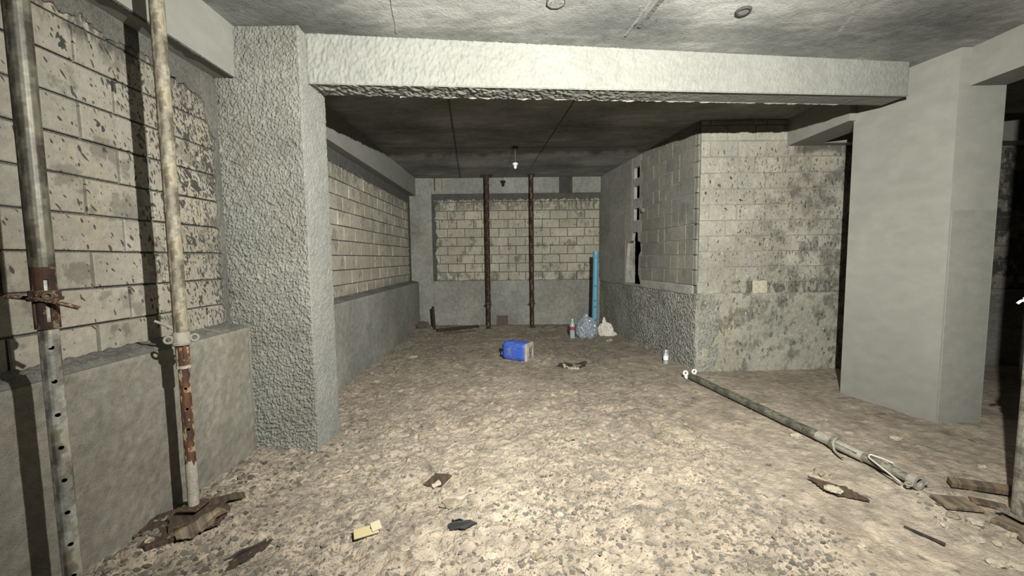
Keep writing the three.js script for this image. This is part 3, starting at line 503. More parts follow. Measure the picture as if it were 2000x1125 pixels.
{
  const g = structure('wall_back', 'back wall of pale blocks above a grey concrete plinth');
  const S = V3(1, 0, 0), N = V3(0, 0, 1), o = V3(0, 0, -9.22);
  part('mortar_bed', slab(-2.6, 2.4, 1.0, 3.2, -9.5, -9.233), M.mortar, g);
  lay(g, tri(backMap, [0.5, 0.5, 0.48]), S, N, o, { s0: -1.82, s1: 2.02, y0: 1.08, y1: 3.0, H: 0.2, L: 0.392, off: [-1.25, -1.07], joint: 0.014, proud: 0.004, rim: 0.004, depth: 0.02 });
  part('plinth', slab(-2.6, 2.4, -0.3, 1.09, -9.5, -9.17), M.plinthBack, g);
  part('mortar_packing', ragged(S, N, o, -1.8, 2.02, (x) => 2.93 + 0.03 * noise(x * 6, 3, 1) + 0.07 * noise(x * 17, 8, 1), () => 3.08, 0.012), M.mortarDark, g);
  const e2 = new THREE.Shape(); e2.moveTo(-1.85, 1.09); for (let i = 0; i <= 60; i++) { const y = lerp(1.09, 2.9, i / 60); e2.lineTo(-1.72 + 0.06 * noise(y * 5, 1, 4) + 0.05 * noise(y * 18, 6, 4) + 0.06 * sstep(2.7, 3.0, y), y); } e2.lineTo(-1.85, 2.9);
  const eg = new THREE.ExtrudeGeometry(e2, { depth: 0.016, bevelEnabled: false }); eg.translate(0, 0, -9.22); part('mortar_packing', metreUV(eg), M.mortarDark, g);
  part('mortar_ledge', relief([-1.8, 1.085, -9.225], [1, 0, 0], [0, 0, 1], [0, 1, 0], 3.8, 0.06, 0.02, (x, y, z) => 0.004 + 0.02 * lumps(x, y, z, 0.05), 0.02), M.mortar, g);
  const b = structure('beam_back', 'grey concrete beam over the back wall');
  part('beam_body', slab(-2.5, 2.3, 3.06, CEIL + 0.02, -9.5, -9.17), M.plinthBack, b);
  part('rebar_stub', new THREE.CylinderGeometry(0.012, 0.012, 0.28, 8).translate(-1.72, 3.27, -9.155), M.rustBare, b);
  part('dark_patch', new RoundedBoxGeometry(0.3, 0.36, 0.008, 1, 0.003).translate(1.24, 3.24, -9.168), M.mortarDark, b); part('cable_stub', new THREE.CylinderGeometry(0.006, 0.006, 0.26, 6).translate(-1.55, 3.29, -9.155), M.redPaint, b);  // thin rectangle in a darker grey on the beam face, then a cable end
  const c = structure('column_back', 'smooth grey column in the back left corner');
  part('column_body', slab(-2.5, -1.8, -0.2, CEIL + 0.01, -9.5, -9.14), M.plinthBack, c);
}
// ---------------------------------------------------------------- the dim bay on the right and the rest of the shell
{
  const g = structure('wall_far_right', 'dim block wall beyond the right column');
  const m = fit(wallTex(3, 2.1, 600, { base: [186, 182, 170], dark: [96, 94, 88], pale: [226, 222, 208], seed: 251, stain: (s, y, a, b) => sstep(0.4, 0.56, a) - sstep(0.6, 0.68, b) * 0.7 }), 6.0, 3.0, 1.05, 2.1);  // most of the block face is blotched darker at random
  part('mortar_bed', slab(4.9, 9.7, 1.0, CEIL, -5.9, -5.612), M.bare, g);
  lay(g, tri(m, [0.5, 0.5, 0.48]), V3(1, 0, 0), V3(0, 0, 1), V3(0, 0, -5.6), { s0: 6.3, s1: 7.6, y0: 1.09, y1: 3.04, H: 0.2, L: 0.39, off: [6.4, 6.6], depth: 0.02 });
  part('plinth', slab(4.9, 9.7, -0.3, 1.085, -5.9, -5.56), M.bare, g);
  const r = structure('wall_right', 'far right wall of the basement outside the view'); part('wall_panel', slab(9.6, 9.9, -0.3, CEIL + 0.02, -5.9, 8.2), M.bare, r);
  const w = structure('wall_rear', 'rear wall behind the viewer'); part('wall_panel', slab(-2.7, 9.9, -0.3, CEIL + 0.02, 7.9, 8.2), M.bare, w);
  const s = structure('wall_shaft_inner', 'inner walls closing the dark shaft'); part('wall_panel', slab(4.75, 4.9, -0.3, CEIL + 0.02, -9.6, -5.7), M.bare, s); part('wall_panel', slab(2.3, 4.9, -0.3, CEIL + 0.02, -9.6, -9.4), M.bare, s);
}

// ---------------------------------------------------------------- steel props
const csg = new Evaluator(); csg.attributes = ['position', 'normal', 'uv']; csg.useGroups = false;
function cut(geo, cutters) {
  let a = new Brush(geo); a.updateMatrixWorld();
  for (const c of cutters) { const b = new Brush(c); b.updateMatrixWorld(); a = csg.evaluate(a, b, SUBTRACTION); }
  return a.geometry;
}
// hollow tube standing on y0..y1 with optional screw thread relief; uv in metres
function tube(ro, ri, y0, y1, seg = 36, thread = 0, pitch = 0.006) {
  const pts = []; const n = thread ? Math.round((y1 - y0) / pitch) * 2 : 1;
  pts.push(new THREE.Vector2(ri, y0));
  for (let i = 0; i <= n; i++) pts.push(new THREE.Vector2(ro - (thread && i % 2 ? thread : 0), lerp(y0, y1, i / n)));
  pts.push(new THREE.Vector2(ri, y1)); pts.push(new THREE.Vector2(ri, y0));
  const g = toCreasedNormals(new THREE.LatheGeometry(pts, seg), 0.9), p = g.attributes.position, uv = g.attributes.uv;
  for (let i = 0; i < p.count; i++) uv.setXY(i, uv.getX(i) * Math.PI * 2 * ro, p.getY(i));
  return g;
}
const bore = (y, r, len, turn) => { const c = new THREE.CylinderGeometry(r, r, len, 16); c.rotateX(Math.PI / 2); c.rotateY(turn); c.translate(0, y, 0); return c; };
function bentRod(pts, r, seg = 40) { return new THREE.TubeGeometry(new THREE.CatmullRomCurve3(pts.map((p) => V3(...p)), false, 'catmullrom', 0.2), seg, r, 10, false); }
function nutRing(ro, ri, y0, y1) { const pts = [[ri, y0], [ro * 1.1, y0], [ro * 1.14, y0 + 0.006], [ro * 1.14, y0 + 0.012], [ro, y0 + 0.016], [ro, y1 - 0.004], [ro * 0.97, y1], [ri, y1], [ri, y0]].map((q) => new THREE.Vector2(...q)); return toCreasedNormals(new THREE.LatheGeometry(pts, 36), 0.6); }
function plate(w, d, t) { return new RoundedBoxGeometry(w, t, d, 2, Math.min(0.003, t * 0.4)); }

{ // nearest prop, cut by the left edge
  const x = -1.828, z = -1.558, y0 = ground(x, z), t = thing('steel_prop', 'dark steel prop with bright zinc lower tube, nearest the left edge of the view', 'steel prop', [x, y0, z], 0), H = CEIL - y0, face = Math.atan2(-x, -z) ;
  const aim = Math.atan2(1.828, 1.558);
  part('outer_tube', tube(0.036, 0.032, 1.585 - y0, H - 0.008), M.tubeDark, t);
  part('threaded_sleeve', cut(tube(0.0365, 0.032, 1.345 - y0, 1.585 - y0, 36, 0.0016), [new THREE.BoxGeometry(0.012, 0.165, 0.2).rotateY(aim + 0.15).translate(0, 1.455 - y0, 0)]), M.rustDark, t).userData.label = 'rusty threaded sleeve with a slot';
  const ys = [1.27, 1.135, 1.0, 0.865, 0.73, 0.595, 0.46, 0.325, 0.19].map((v) => v - y0);
  part('inner_tube', cut(tube(0.029, 0.025, 0.012, 1.75 - y0), ys.map((v) => bore(v, 0.0085, 0.2, aim + 0.1))), M.zinc, t).userData.label = 'bright zinc tube with a row of pin holes';
  part('collar_nut', nutRing(0.044, 0.0365, 1.455 - y0, 1.495 - y0), M.rustDark, t);
  const q = 1.462 - y0; const fx = Math.sin(aim), fz = Math.cos(aim), sx = fz, sz = -fx;    // f towards the viewer, s to the right
  part('locking_pin', bentRod([[-0.1 * sx - 0.09 * fx, q + 0.012, -0.1 * sz - 0.09 * fz], [-0.04 * fx - 0.03 * sx, q, -0.04 * fz - 0.03 * sz], [0.04 * fx, q - 0.005, 0.04 * fz], [0.075 * fx + 0.05 * sx, q - 0.024, 0.075 * fz + 0.05 * sz], [0.085 * fx + 0.085 * sx, q - 0.04, 0.085 * fz + 0.085 * sz]], 0.0085), M.rust, t);
  const k = new THREE.TorusGeometry(0.012, 0.005, 8, 18); k.rotateY(aim); k.translate(0.048 * fx + 0.006 * sx, q + 0.012, 0.048 * fz + 0.006 * sz); part('pin_eye', k, M.rustBare, t);
  part('base_plate', plate(0.13, 0.13, 0.012).translate(0, 0.006, 0), M.rustDark, t); part('top_plate', plate(0.13, 0.13, 0.01).translate(0, H - 0.006, 0), M.rustDark, t);
}
{ // second prop, rusty below
  const x = -1.88, z = -2.242, y0 = ground(x, z) + 0.072, t = thing('steel_prop', 'tan steel prop with rusted brown lower tube, standing on boards by the left wall', 'steel prop', [x, y0, z]), H = CEIL - y0, aim = Math.atan2(1.88, 2.242), fx = Math.sin(aim), fz = Math.cos(aim), sx = fz, sz = -fx;
  part('outer_tube', tube(0.034, 0.030, 1.15 - y0, H - 0.008), M.tubeTan, t);
  part('threaded_sleeve', cut(tube(0.0335, 0.030, 1.0 - y0, 1.165 - y0, 36, 0.0012), [new THREE.BoxGeometry(0.011, 0.12, 0.1).rotateY(aim + 0.1).translate(0.05 * fx, 1.075 - y0, 0.05 * fz)]), M.rust, t).userData.label = 'rusty slotted sleeve';
  part('sleeve_rim', tube(0.0345, 0.030, 0.995 - y0, 1.012 - y0), M.cementSteel, t);
  part('inner_tube', cut(tube(0.0265, 0.0225, 0.01, 1.3 - y0), [0.88, 0.76, 0.64].map((v) => bore(v - y0, 0.0075, 0.2, aim + 0.05))), M.rust, t).userData.label = 'rust brown tube with pin holes';
  part('cement_crust', relief([0, 0.012, 0], [1, 0, 0], [0, 1, 0], [0, 0, 1], 0.18, 0.24, 0.008, () => 0).clone(), M.cementSteel, t).geometry = (() => { const n = 40, m = 26, P = [], U = [], I = []; for (let j = 0; j <= m; j++) for (let i = 0; i <= n; i++) { const a = i / n * Math.PI * 2, yy = 0.012 + 0.26 * j / m * (1 + 0.25 * noise(Math.cos(a) * 2, Math.sin(a) * 2, 5)), r = 0.0275 + 0.003 * Math.abs(noise(Math.cos(a) * 5, yy * 40, Math.sin(a) * 5)) * (1 - j / m); P.push(Math.cos(a) * r, yy, -Math.sin(a) * r); U.push(i / n * 0.17, yy); if (i < n && j < m) { const k = j * (n + 1) + i; I.push(k, k + 1, k + n + 2, k, k + n + 2, k + n + 1); } } const g = new THREE.BufferGeometry(); g.setAttribute('position', new THREE.Float32BufferAttribute(P, 3)); g.setAttribute('uv', new THREE.Float32BufferAttribute(U, 2)); g.setIndex(I); g.computeVertexNormals(); return g; })();
  part('collar_nut', nutRing(0.04, 0.0335, 1.13 - y0, 1.205 - y0), M.cementSteel, t);
  for (const s of [-1, 1]) { const e = new THREE.TorusGeometry(0.018, 0.007, 8, 22); e.rotateY(aim); e.translate(s * 0.057 * sx + 0.01 * fx, 1.165 - y0, s * 0.057 * sz + 0.01 * fz); part('collar_lug', e, M.cementSteel, t); }
  part('locking_pin', bentRod([[-0.11 * sx - 0.02 * fx, 1.275 - y0, -0.11 * sz - 0.02 * fz], [-0.07 * sx - 0.015 * fx, 1.25 - y0, -0.07 * sz - 0.015 * fz], [-0.03 * sx, 1.222 - y0, -0.03 * sz], [0.02 * sx, 1.19 - y0, 0.02 * sz]], 0.0075), M.cementSteel, t);
  part('base_plate', plate(0.12, 0.12, 0.01).translate(0, 0.005, 0), M.rustDark, t); part('top_plate', plate(0.13, 0.13, 0.01).translate(0, H - 0.006, 0), M.cementSteel, t);
}
{ // prop cut by the right edge
  const x = 2.99, z = -2.255, y0 = 0.045, t = thing('steel_prop', 'grey green steel prop standing on boards at the right edge of the view', 'steel prop', [x, y0, z]), H = CEIL - y0, aim = Math.atan2(-x, 2.255), fx = Math.sin(aim), fz = Math.cos(aim), sx = fz, sz = -fx;
  part('outer_tube', tube(0.041, 0.036, 1.5 - y0, H - 0.008), M.tubeGrey, t);
  part('threaded_sleeve', tube(0.0415, 0.036, 1.24 - y0, 1.5 - y0, 36, 0.0016), M.brightSteel, t);
  part('inner_tube', cut(tube(0.035, 0.03, 0.01, 1.7 - y0), [0.95, 0.83, 0.71, 0.56, 0.42].map((v) => bore(v - y0, 0.008, 0.2, aim + 0.5))), M.tubeGrey, t);
  part('collar_nut', nutRing(0.049, 0.0415, 1.325 - y0, 1.365 - y0), M.whitePaint, t).userData.label = 'pale collar nut';
  part('collar_band', tube(0.0435, 0.041, 1.375 - y0, 1.395 - y0), M.redPaint, t); part('collar_band', tube(0.0435, 0.041, 1.445 - y0, 1.462 - y0), M.redPaint, t);
  part('locking_pin', bentRod([[-0.072 * sx + 0.05 * fx, 1.305 - y0, -0.072 * sz + 0.05 * fz], [-0.058 * sx + 0.045 * fx, 1.322 - y0, -0.058 * sz + 0.045 * fz], [-0.02 * sx + 0.03 * fx, 1.328 - y0, -0.02 * sz + 0.03 * fz], [0.06 * sx, 1.33 - y0, 0.06 * sz]], 0.007), M.whitePaint, t);
  part('base_plate', plate(0.13, 0.13, 0.01).translate(0, 0.005, 0), M.tubeGrey, t); part('top_plate', plate(0.13, 0.13, 0.01).translate(0, H - 0.006, 0), M.tubeGrey, t);
}
// two dark props in front of the back wall
for (const [x, z, label, d] of [[-0.525, -8.85, 'brown rusty prop left of the hanging bulb, against the back wall', 0.05], [0.45, -8.85, 'thin rusty prop right of the hanging bulb, against the back wall', 0.042]]) {
  const y0 = ground(x, z), t = thing('steel_prop', label, 'steel prop', [x, y0, z]), H = CEIL - y0;
  part('outer_tube', tube(d, d - 0.005, 0.55, H - 0.008, 20), M.rustDark, t); part('inner_tube', tube(d - 0.006, d - 0.01, 0.01, 0.9, 20), M.rustDark, t);
  part('collar_nut', nutRing(d + 0.012, d, 0.53, 0.59), M.rustDark, t);
  part('locking_pin', bentRod([[-0.09, 0.55, 0.02], [0, 0.54, 0.01], [0.08, 0.52, 0.02]], 0.008, 12), M.rustBare, t);
  part('base_plate', plate(0.14, 0.14, 0.01).translate(0, 0.005, 0), M.rustDark, t); part('top_plate', plate(x < 0 ? 0.26 : 0.14, 0.14, 0.02).translate(0, H - 0.011, 0), M.mortarDark, t);
}
{ // prop lying on the ground: local y runs from the near foot to the far head
  const A = V3(2.735, 0, -2.585), Bq = V3(2.3, 0, -5.1); A.y = ground(A.x, A.z) + 0.05; Bq.y = ground(Bq.x, Bq.z) + 0.05; for (let i = 0; i <= 20; i++) { const s = i / 20, x = lerp(A.x, Bq.x, s), z = lerp(A.z, Bq.z, s), need = ground(x, z) + 0.036 - lerp(A.y, Bq.y, s); if (need > 0) { A.y += need; Bq.y += need; } }
  const t = thing('steel_prop', 'grey steel prop lying flat on the earth, its pale forked head towards the shaft corner', 'steel prop', [A.x, A.y, A.z]), d = Bq.clone().sub(A), L = d.length();
  t.quaternion.setFromUnitVectors(V3(0, 1, 0), d.normalize());
  const lo = 0.62;                                                       // where the thick tube ends
  part('outer_tube', tube(0.041, 0.036, lo + 0.1, L - 0.02), M.tubeGreen, t).userData.label = 'dark green grey thick tube';
  part('outer_tube_end', tube(0.0415, 0.036, lo, lo + 0.12), M.cementSteel, t);
  part('threaded_sleeve', cut(tube(0.04, 0.034, 0.36, lo, 36, 0.001), [new THREE.BoxGeometry(0.1, 0.2, 0.014).rotateY(0.6).translate(-0.05, 0.49, 0.035)]), M.cementSteel, t);
  part('inner_tube', cut(tube(0.033, 0.027, 0.015, 0.7), [bore(0.15, 0.009, 0.2, 0.4), bore(0.27, 0.009, 0.2, 0.4)]), M.tubeGrey, t);
  part('collar_nut', nutRing(0.053, 0.0415, lo - 0.055, lo - 0.01), M.tubeGrey, t);
  // directions across the tube: w = sideways to the viewer's left, h = up
  const inv = t.quaternion.clone().invert(), h = V3(0, 1, 0).applyQuaternion(inv).setY(0).normalize(), w = V3(-1, 0, -0.2).applyQuaternion(inv).setY(0).normalize(), P = (a, b, y) => [w.x * a + h.x * b, y, w.z * a + h.z * b];
  part('collar_pin', bentRod([P(-0.05, 0.03, lo - 0.03), P(0.02, 0.056, lo - 0.05), P(0.056, 0.02, lo - 0.06), P(0.085, -0.02, lo - 0.1), P(0.115, -0.03, lo - 0.19)], 0.009), M.cementSteel, t);
  const eye = new THREE.TorusGeometry(0.014, 0.005, 8, 16); const em = part('collar_lug', eye, M.tubeGrey, t); em.position.set(...P(-0.06, 0.03, lo - 0.05));
  part('locking_pin', bentRod([P(0.085, -0.015, 0.05), P(0.07, 0.01, 0.16), P(0.045, 0.035, 0.29), P(0.012, 0.047, 0.31), P(-0.012, 0.047, 0.25), P(-0.025, 0.042, 0.18)], 0.006, 60), M.brightSteel, t).userData.label = 'bright bent wire pin';
  part('locking_wire', bentRod([P(-0.035, 0.02, 0.22), P(-0.05, 0.015, 0.14), P(-0.055, 0.0, 0.06)], 0.006, 24), M.cementSteel, t);
  part('foot_flange', nutRing(0.046, 0.028, 0.0, 0.055), M.cementSteel, t); for (const s of [-1, 1]) { const e = new THREE.TorusGeometry(0.018, 0.008, 8, 18), m = part('foot_lug', e, M.cementSteel, t); m.position.set(...P(s * 0.06, -0.012, 0.02)); }
  // forked head: a pale plate with two eyes
  const hm = part('head_plate', plate(0.15, 0.05, 0.012), M.whitePaint, t); hm.position.set(0, L - 0.006, 0); hm.quaternion.setFromRotationMatrix(new THREE.Matrix4().makeBasis(w, V3(0, 1, 0), w.clone().cross(V3(0, 1, 0)))); hm.userData.label = 'pale painted head plate';
  for (const s of [-1, 1]) { const e = new THREE.TorusGeometry(0.026, 0.012, 10, 24); const m = part('head_eye', e, M.whitePaint, t); m.position.set(...P(s * 0.062, 0.045 + 0.006 * s * -1, L - 0.005)); m.quaternion.setFromRotationMatrix(new THREE.Matrix4().makeBasis(w, h, w.clone().cross(h))); }
  part('head_stem', bentRod([P(0.06, 0.02, L - 0.01), P(0.056, -0.02, L - 0.012), P(0.05, -0.035, L - 0.02)], 0.01, 12), M.whitePaint, t);
}

// ---------------------------------------------------------------- hanging bulbs and the flood lamp
{
  const x = 0.076, z = -6.69, t = thing('hanging_bulb', 'small white bulb hanging on a cord from the dark ceiling of the back room', 'light bulb', [x, CEIL, z]);
  part('ceiling_rose', new THREE.CylinderGeometry(0.05, 0.065, 0.025, 24).translate(0.0, -0.012, 0), M.stoneDark, t);
  part('cord', bentRod([[0, -0.02, 0], [0.004, -0.12, 0], [-0.002, -0.24, 0], [0, -0.262, 0]], 0.004, 20), M.tubeGrey, t);
  part('lamp_holder', new THREE.LatheGeometry([[0.004, -0.25], [0.03, -0.252], [0.046, -0.262], [0.047, -0.274], [0.034, -0.292], [0.026, -0.305], [0.0, -0.305]].map((q) => new THREE.Vector2(q[0], q[1])).reverse(), 32), M.white, t);
  part('bulb', new THREE.LatheGeometry([[0.0, -0.352], [0.012, -0.35], [0.022, -0.34], [0.026, -0.325], [0.025, -0.302]].map((q) => new THREE.Vector2(...q)), 32), M.white, t);
}
{
  const aim = lampLight.target.position.clone().sub(lampLight.position).normalize(), t = thing('flood_lamp', 'black flood lamp hung from the ceiling beside the viewer', 'flood lamp', [LAMP.x, LAMP.y, LAMP.z]);
  t.quaternion.setFromUnitVectors(V3(0, 0, -1), aim);
  part('housing', new RoundedBoxGeometry(0.16, 0.13, 0.05, 3, 0.01).translate(0, 0, 0.05), M.black, t);
  const gl = part('lens', new THREE.CylinderGeometry(0.05, 0.05, 0.006, 32).rotateX(Math.PI / 2).translate(0, 0, 0.02), new THREE.MeshStandardMaterial({ color: 0xffffff, emissive: 0xfffdf6, emissiveIntensity: 2 }), t); gl.userData.label = 'glowing lens';
  part('yoke', bentRod([[-0.095, 0, 0.05], [-0.095, 0.12, 0.05], [0, 0.13, 0.05], [0.095, 0.12, 0.05], [0.095, 0, 0.05]], 0.006, 40), M.black, t);
  part('hanger', new THREE.CylinderGeometry(0.008, 0.008, 0.62, 12).translate(0, 0.43, 0.05), M.black, t);
}

// ---------------------------------------------------------------- things on the back room floor
{
  const x = 1.7, z = -8.22, y0 = ground(x, z) - 0.03, t = thing('plastic_pipe', 'light blue plastic drain pipe standing upright in the far right corner', 'pipe', [x, y0, z]); t.rotation.z = -0.018; t.rotation.x = -0.005;
  const h = 1.715 - y0; part('pipe_wall', toCreasedNormals(new THREE.LatheGeometry([[0.052, 0], [0.057, 0], [0.057, h - 0.16], [0.058, h - 0.15], [0.063, h - 0.14], [0.063, h], [0.058, h], [0.056, h - 0.14], [0.052, h - 0.16], [0.052, 0]].map((q) => new THREE.Vector2(...q)), 40), 0.6), M.pvc, t);
  for (const y of [0.35, 0.62, 0.75, 1.05]) part('mud_splash', new THREE.SphereGeometry(0.012, 8, 6).scale(1.2, 1.5, 0.3).translate(0.01 * Math.sin(y * 40), y, 0.057), M.stoneDark, t);
}
function crumple(r, sx, sy, sz, amp, f, detail, seed, sharp) {
  const g = mergeVertices(new THREE.IcosahedronGeometry(1, detail).deleteAttribute('normal').deleteAttribute('uv')), p = g.attributes.position;
  for (let i = 0; i < p.count; i++) { const v = V3(p.getX(i), p.getY(i), p.getZ(i)), n = sharp ? 1 - 2.2 * Math.abs(noise(v.x * f + seed, v.y * f, v.z * f)) : fbm(v.x * f + seed, v.y * f, v.z * f, 3); v.multiplyScalar(1 + amp * n); v.y = Math.max(v.y, -0.72); p.setXYZ(i, v.x * sx * r, v.y * sy * r, v.z * sz * r); }
  g.computeVertexNormals(); g.setAttribute('uv', new THREE.Float32BufferAttribute(new Float32Array(p.count * 2), 2)); return g;
}
const clear = new THREE.MeshPhysicalMaterial({ color: col(0.7, 0.78, 0.82), roughness: 0.16, transmission: 0.72, thickness: 0, ior: 1.45, specularIntensity: 1 });
const bagFilm = new THREE.MeshPhysicalMaterial({ color: col(0.6, 0.67, 0.72), roughness: 0.2, transmission: 0.75, thickness: 0, ior: 1.45, side: THREE.DoubleSide });
function bottleGeo(pts, seg = 28) { return new THREE.LatheGeometry(pts.map((q) => new THREE.Vector2(...q)), seg); }
{
  const x = 1.5, z = -7.98, y = ground(x, z), t = thing('plastic_bag', 'clear bluish plastic bag of empties slumped at the foot of the blue pipe', 'plastic bag', [x, y + 0.15, z]);
  part('film', crumple(0.2, 0.87, 1.05, 0.75, 0.34, 2.3, 20, 3, true), bagFilm, t);
  part('knot', crumple(0.06, 0.8, 1.4, 0.8, 0.5, 3, 6, 9, true).translate(-0.02, 0.23, 0), bagFilm, t);
  const b = bottleGeo([[0, -0.11], [0.035, -0.11], [0.038, -0.09], [0.038, 0.03], [0.03, 0.06], [0.014, 0.09], [0.014, 0.11], [0, 0.11]]);
  for (const [px, py, pz, rx, rz] of [[-0.06, -0.03, 0.03, 0.9, 0.3], [0.06, -0.04, 0.05, 0.2, 1.3], [0.02, 0.06, -0.03, 1.2, -0.6]]) { const m = part('empty_bottle', b, clear, t); m.position.set(px, py, pz); m.rotation.set(rx, 0, rz); }
}
{
  const x = 1.19, z = -7.85, y = ground(x, z) - 0.005, t = thing('plastic_bottle', 'tall clear plastic bottle with a red label left of the bag of empties', 'bottle', [x, y, z]);
  part('body', bottleGeo([[0, 0], [0.046, 0], [0.052, 0.012], [0.052, 0.16], [0.05, 0.2], [0.052, 0.24], [0.046, 0.29], [0.024, 0.34], [0.016, 0.355], [0.016, 0.375], [0, 0.375]]), clear, t);
  part('label_band', new THREE.CylinderGeometry(0.0535, 0.0535, 0.06, 28, 1, true).translate(0, 0.21, 0), mat(col(0.42, 0.04, 0.06), { side: THREE.DoubleSide, roughness: 0.5 }), t).userData.label = 'red label';
  part('cap', new THREE.CylinderGeometry(0.018, 0.018, 0.024, 20).translate(0, 0.382, 0), M.white, t);
}
{
  const x = 1.93, z = -8.2, y = ground(x, z), t = thing('cement_sack', 'crumpled pale paper sack in the corner right of the blue pipe', 'paper sack', [x, y + 0.085, z]);
  const m = mat(col(0.8, 0.76, 0.68));
  part('crumpled_body', crumple(0.12, 0.9, 1.0, 0.7, 0.6, 3.4, 24, 14, true), m, t);
  part('folded_edge', crumple(0.1, 1.3, 0.5, 0.6, 0.5, 3.4, 18, 22, true).translate(0.03, -0.06, 0.08), m, t);
  part('torn_flap', crumple(0.06, 0.5, 1.7, 0.4, 0.5, 2.2, 8, 31, true).translate(-0.03, 0.14, 0), m, t);
}
{
  const x = 2.29, z = -5.88, y = ground(x, z) - 0.006, t = thing('plastic_bottle', 'small clear bottle with a white label beside the corner of the shaft', 'bottle', [x, y, z]);
  part('body', bottleGeo([[0, 0], [0.032, 0], [0.036, 0.01], [0.036, 0.05], [0.034, 0.06], [0.036, 0.07], [0.036, 0.13], [0.028, 0.16], [0.014, 0.18], [0.013, 0.195], [0, 0.195]]), clear, t);
  part('water', bottleGeo([[0, 0.004], [0.03, 0.004], [0.033, 0.012], [0.033, 0.05], [0, 0.05]]), mat(col(0.12, 0.13, 0.14), { roughness: 0.1 }), t).userData.label = 'dark dregs';
  part('label_band', new THREE.CylinderGeometry(0.0375, 0.0375, 0.065, 28, 1, true).translate(0, 0.1, 0), mat(col(0.95, 0.95, 0.93), { side: THREE.DoubleSide }), t).userData.label = 'white label';
  part('cap', new THREE.CylinderGeometry(0.015, 0.015, 0.022, 20).translate(0, 0.203, 0), M.white, t);
}
{
  const jt = dataTex(512, 512, (u, v, c) => { const d = sstep(0.56, 0.72, tfbm(u, v, 6, 6, 301, 5)), e = tnoise(u, v, 120, 120, 303) > 0.9 ? 0.1 : 0, l = 0.94 + 0.12 * (tfbm(u, v, 20, 20, 305, 3) - 0.5); c[0] = lerp(0.27, 0.6, d * 0.6) * l + e; c[1] = lerp(0.42, 0.6, d * 0.6) * l + e; c[2] = lerp(0.84, 0.66, d * 0.6) * l; }, true);
  const gt = dataTex(512, 512, (u, v, c) => { let l = 0.8 + 0.25 * (tfbm(u, v, 6, 6, 311, 5) - 0.5); const inb = u > 0.3 && u < 0.7 && v > 0.25 && v < 0.75; if (inb && tfbm(u, v, 12, 16, 313, 3) > 0.52) l -= 0.38; c[0] = l; c[1] = l * 0.97; c[2] = l * 0.93; }, true);
  const blue = mat(col(1, 1, 1), { map: rep(jt, 0.4), roughness: 0.5 }), dust = mat(col(0.7, 0.68, 0.66), { map: gt, roughness: 0.9 });
  const x = 0.075, z = -6.22, t = thing('jerrycan', 'blue plastic jerrycan lying on its side with its dusty grey bottom facing the viewer', 'jerrycan', [x, ground(x, z) - 0.015, z], -0.52); t.scale.setScalar(1.1);
  // long axis along local x, bottom at +x
  part('body', metreUV(new RoundedBoxGeometry(0.4, 0.275, 0.24, 8, 0.07).translate(0, 0.138, 0)), blue, t);
  const bt = new RoundedBoxGeometry(0.05, 0.262, 0.228, 8, 0.024).translate(0.186, 0.138, 0); { const p = bt.attributes.position, u = bt.attributes.uv; for (let i = 0; i < p.count; i++) u.setXY(i, 0.5 - p.getZ(i) / 0.24, p.getY(i) / 0.275); }
  part('bottom', bt, dust, t).userData.label = 'dusty grey bottom';
  part('bottom_rim', new THREE.TorusGeometry(0.085, 0.008, 8, 4).rotateZ(Math.PI / 4).rotateY(Math.PI / 2).scale(1, 1.25, 1.1).translate(0.211, 0.138, 0), dust, t);
  for (const yy of [0.07, 0.205]) part('side_rib', new RoundedBoxGeometry(0.27, 0.012, 0.012, 2, 0.005).translate(-0.02, yy, 0.121), blue, t);
  part('neck', new THREE.CylinderGeometry(0.03, 0.034, 0.05, 24).rotateZ(Math.PI / 2).translate(-0.215, 0.08, 0.03), blue, t);
  part('handle', bentRod([[-0.19, 0.14, 0], [-0.235, 0.16, 0], [-0.24, 0.21, 0], [-0.2, 0.25, 0]], 0.013, 24), blue, t);
}
// flat torn pieces: an outline with thickness, bent and curled
function flake(pts, th, curl, seed, ragg = 0.006) {
  const out = []; for (let i = 0; i < pts.length; i++) { const a = pts[i], b = pts[(i + 1) % pts.length], n = Math.max(1, Math.round(Math.hypot(b[0] - a[0], b[1] - a[1]) / 0.014)); for (let k = 0; k < n; k++) { const q = k / n, r = k ? ragg * noise(a[0] * 60 + k * 1.7 + seed, a[1] * 50 + i * 3.3, seed) * 2 : 0; out.push(new THREE.Vector2(lerp(a[0], b[0], q) + r, lerp(a[1], b[1], q) + r * 0.7)); } }
  const top = new THREE.ShapeGeometry(new THREE.Shape(out)); top.dispose();
  const g = new THREE.ExtrudeGeometry(new THREE.Shape(out), { depth: th, steps: 1, bevelEnabled: true, bevelThickness: th * 0.2, bevelSize: th * 0.2, bevelSegments: 1 }); g.rotateX(-Math.PI / 2);
  const p = g.attributes.position; for (let i = 0; i < p.count; i++) { const x = p.getX(i), z = p.getZ(i); p.setY(i, p.getY(i) + curl * (fbm(x * 7 + seed, z * 7, seed, 2) + 2.2 * (x * x + z * z))); }
  return metreUV(g);
}
function litter(name, label, category, x, z, turn, lift, pieces) {
  const t = thing(name, label, category, [x, ground(x, z) + lift, z], turn);
  for (const [pn, geo, m, p = [0, 0, 0], r = [0, 0, 0], lab] of pieces) { const q = part(pn, geo, m, t); q.position.set(...p); q.rotation.set(...r); if (lab) q.userData.label = lab; }
  return t;
}
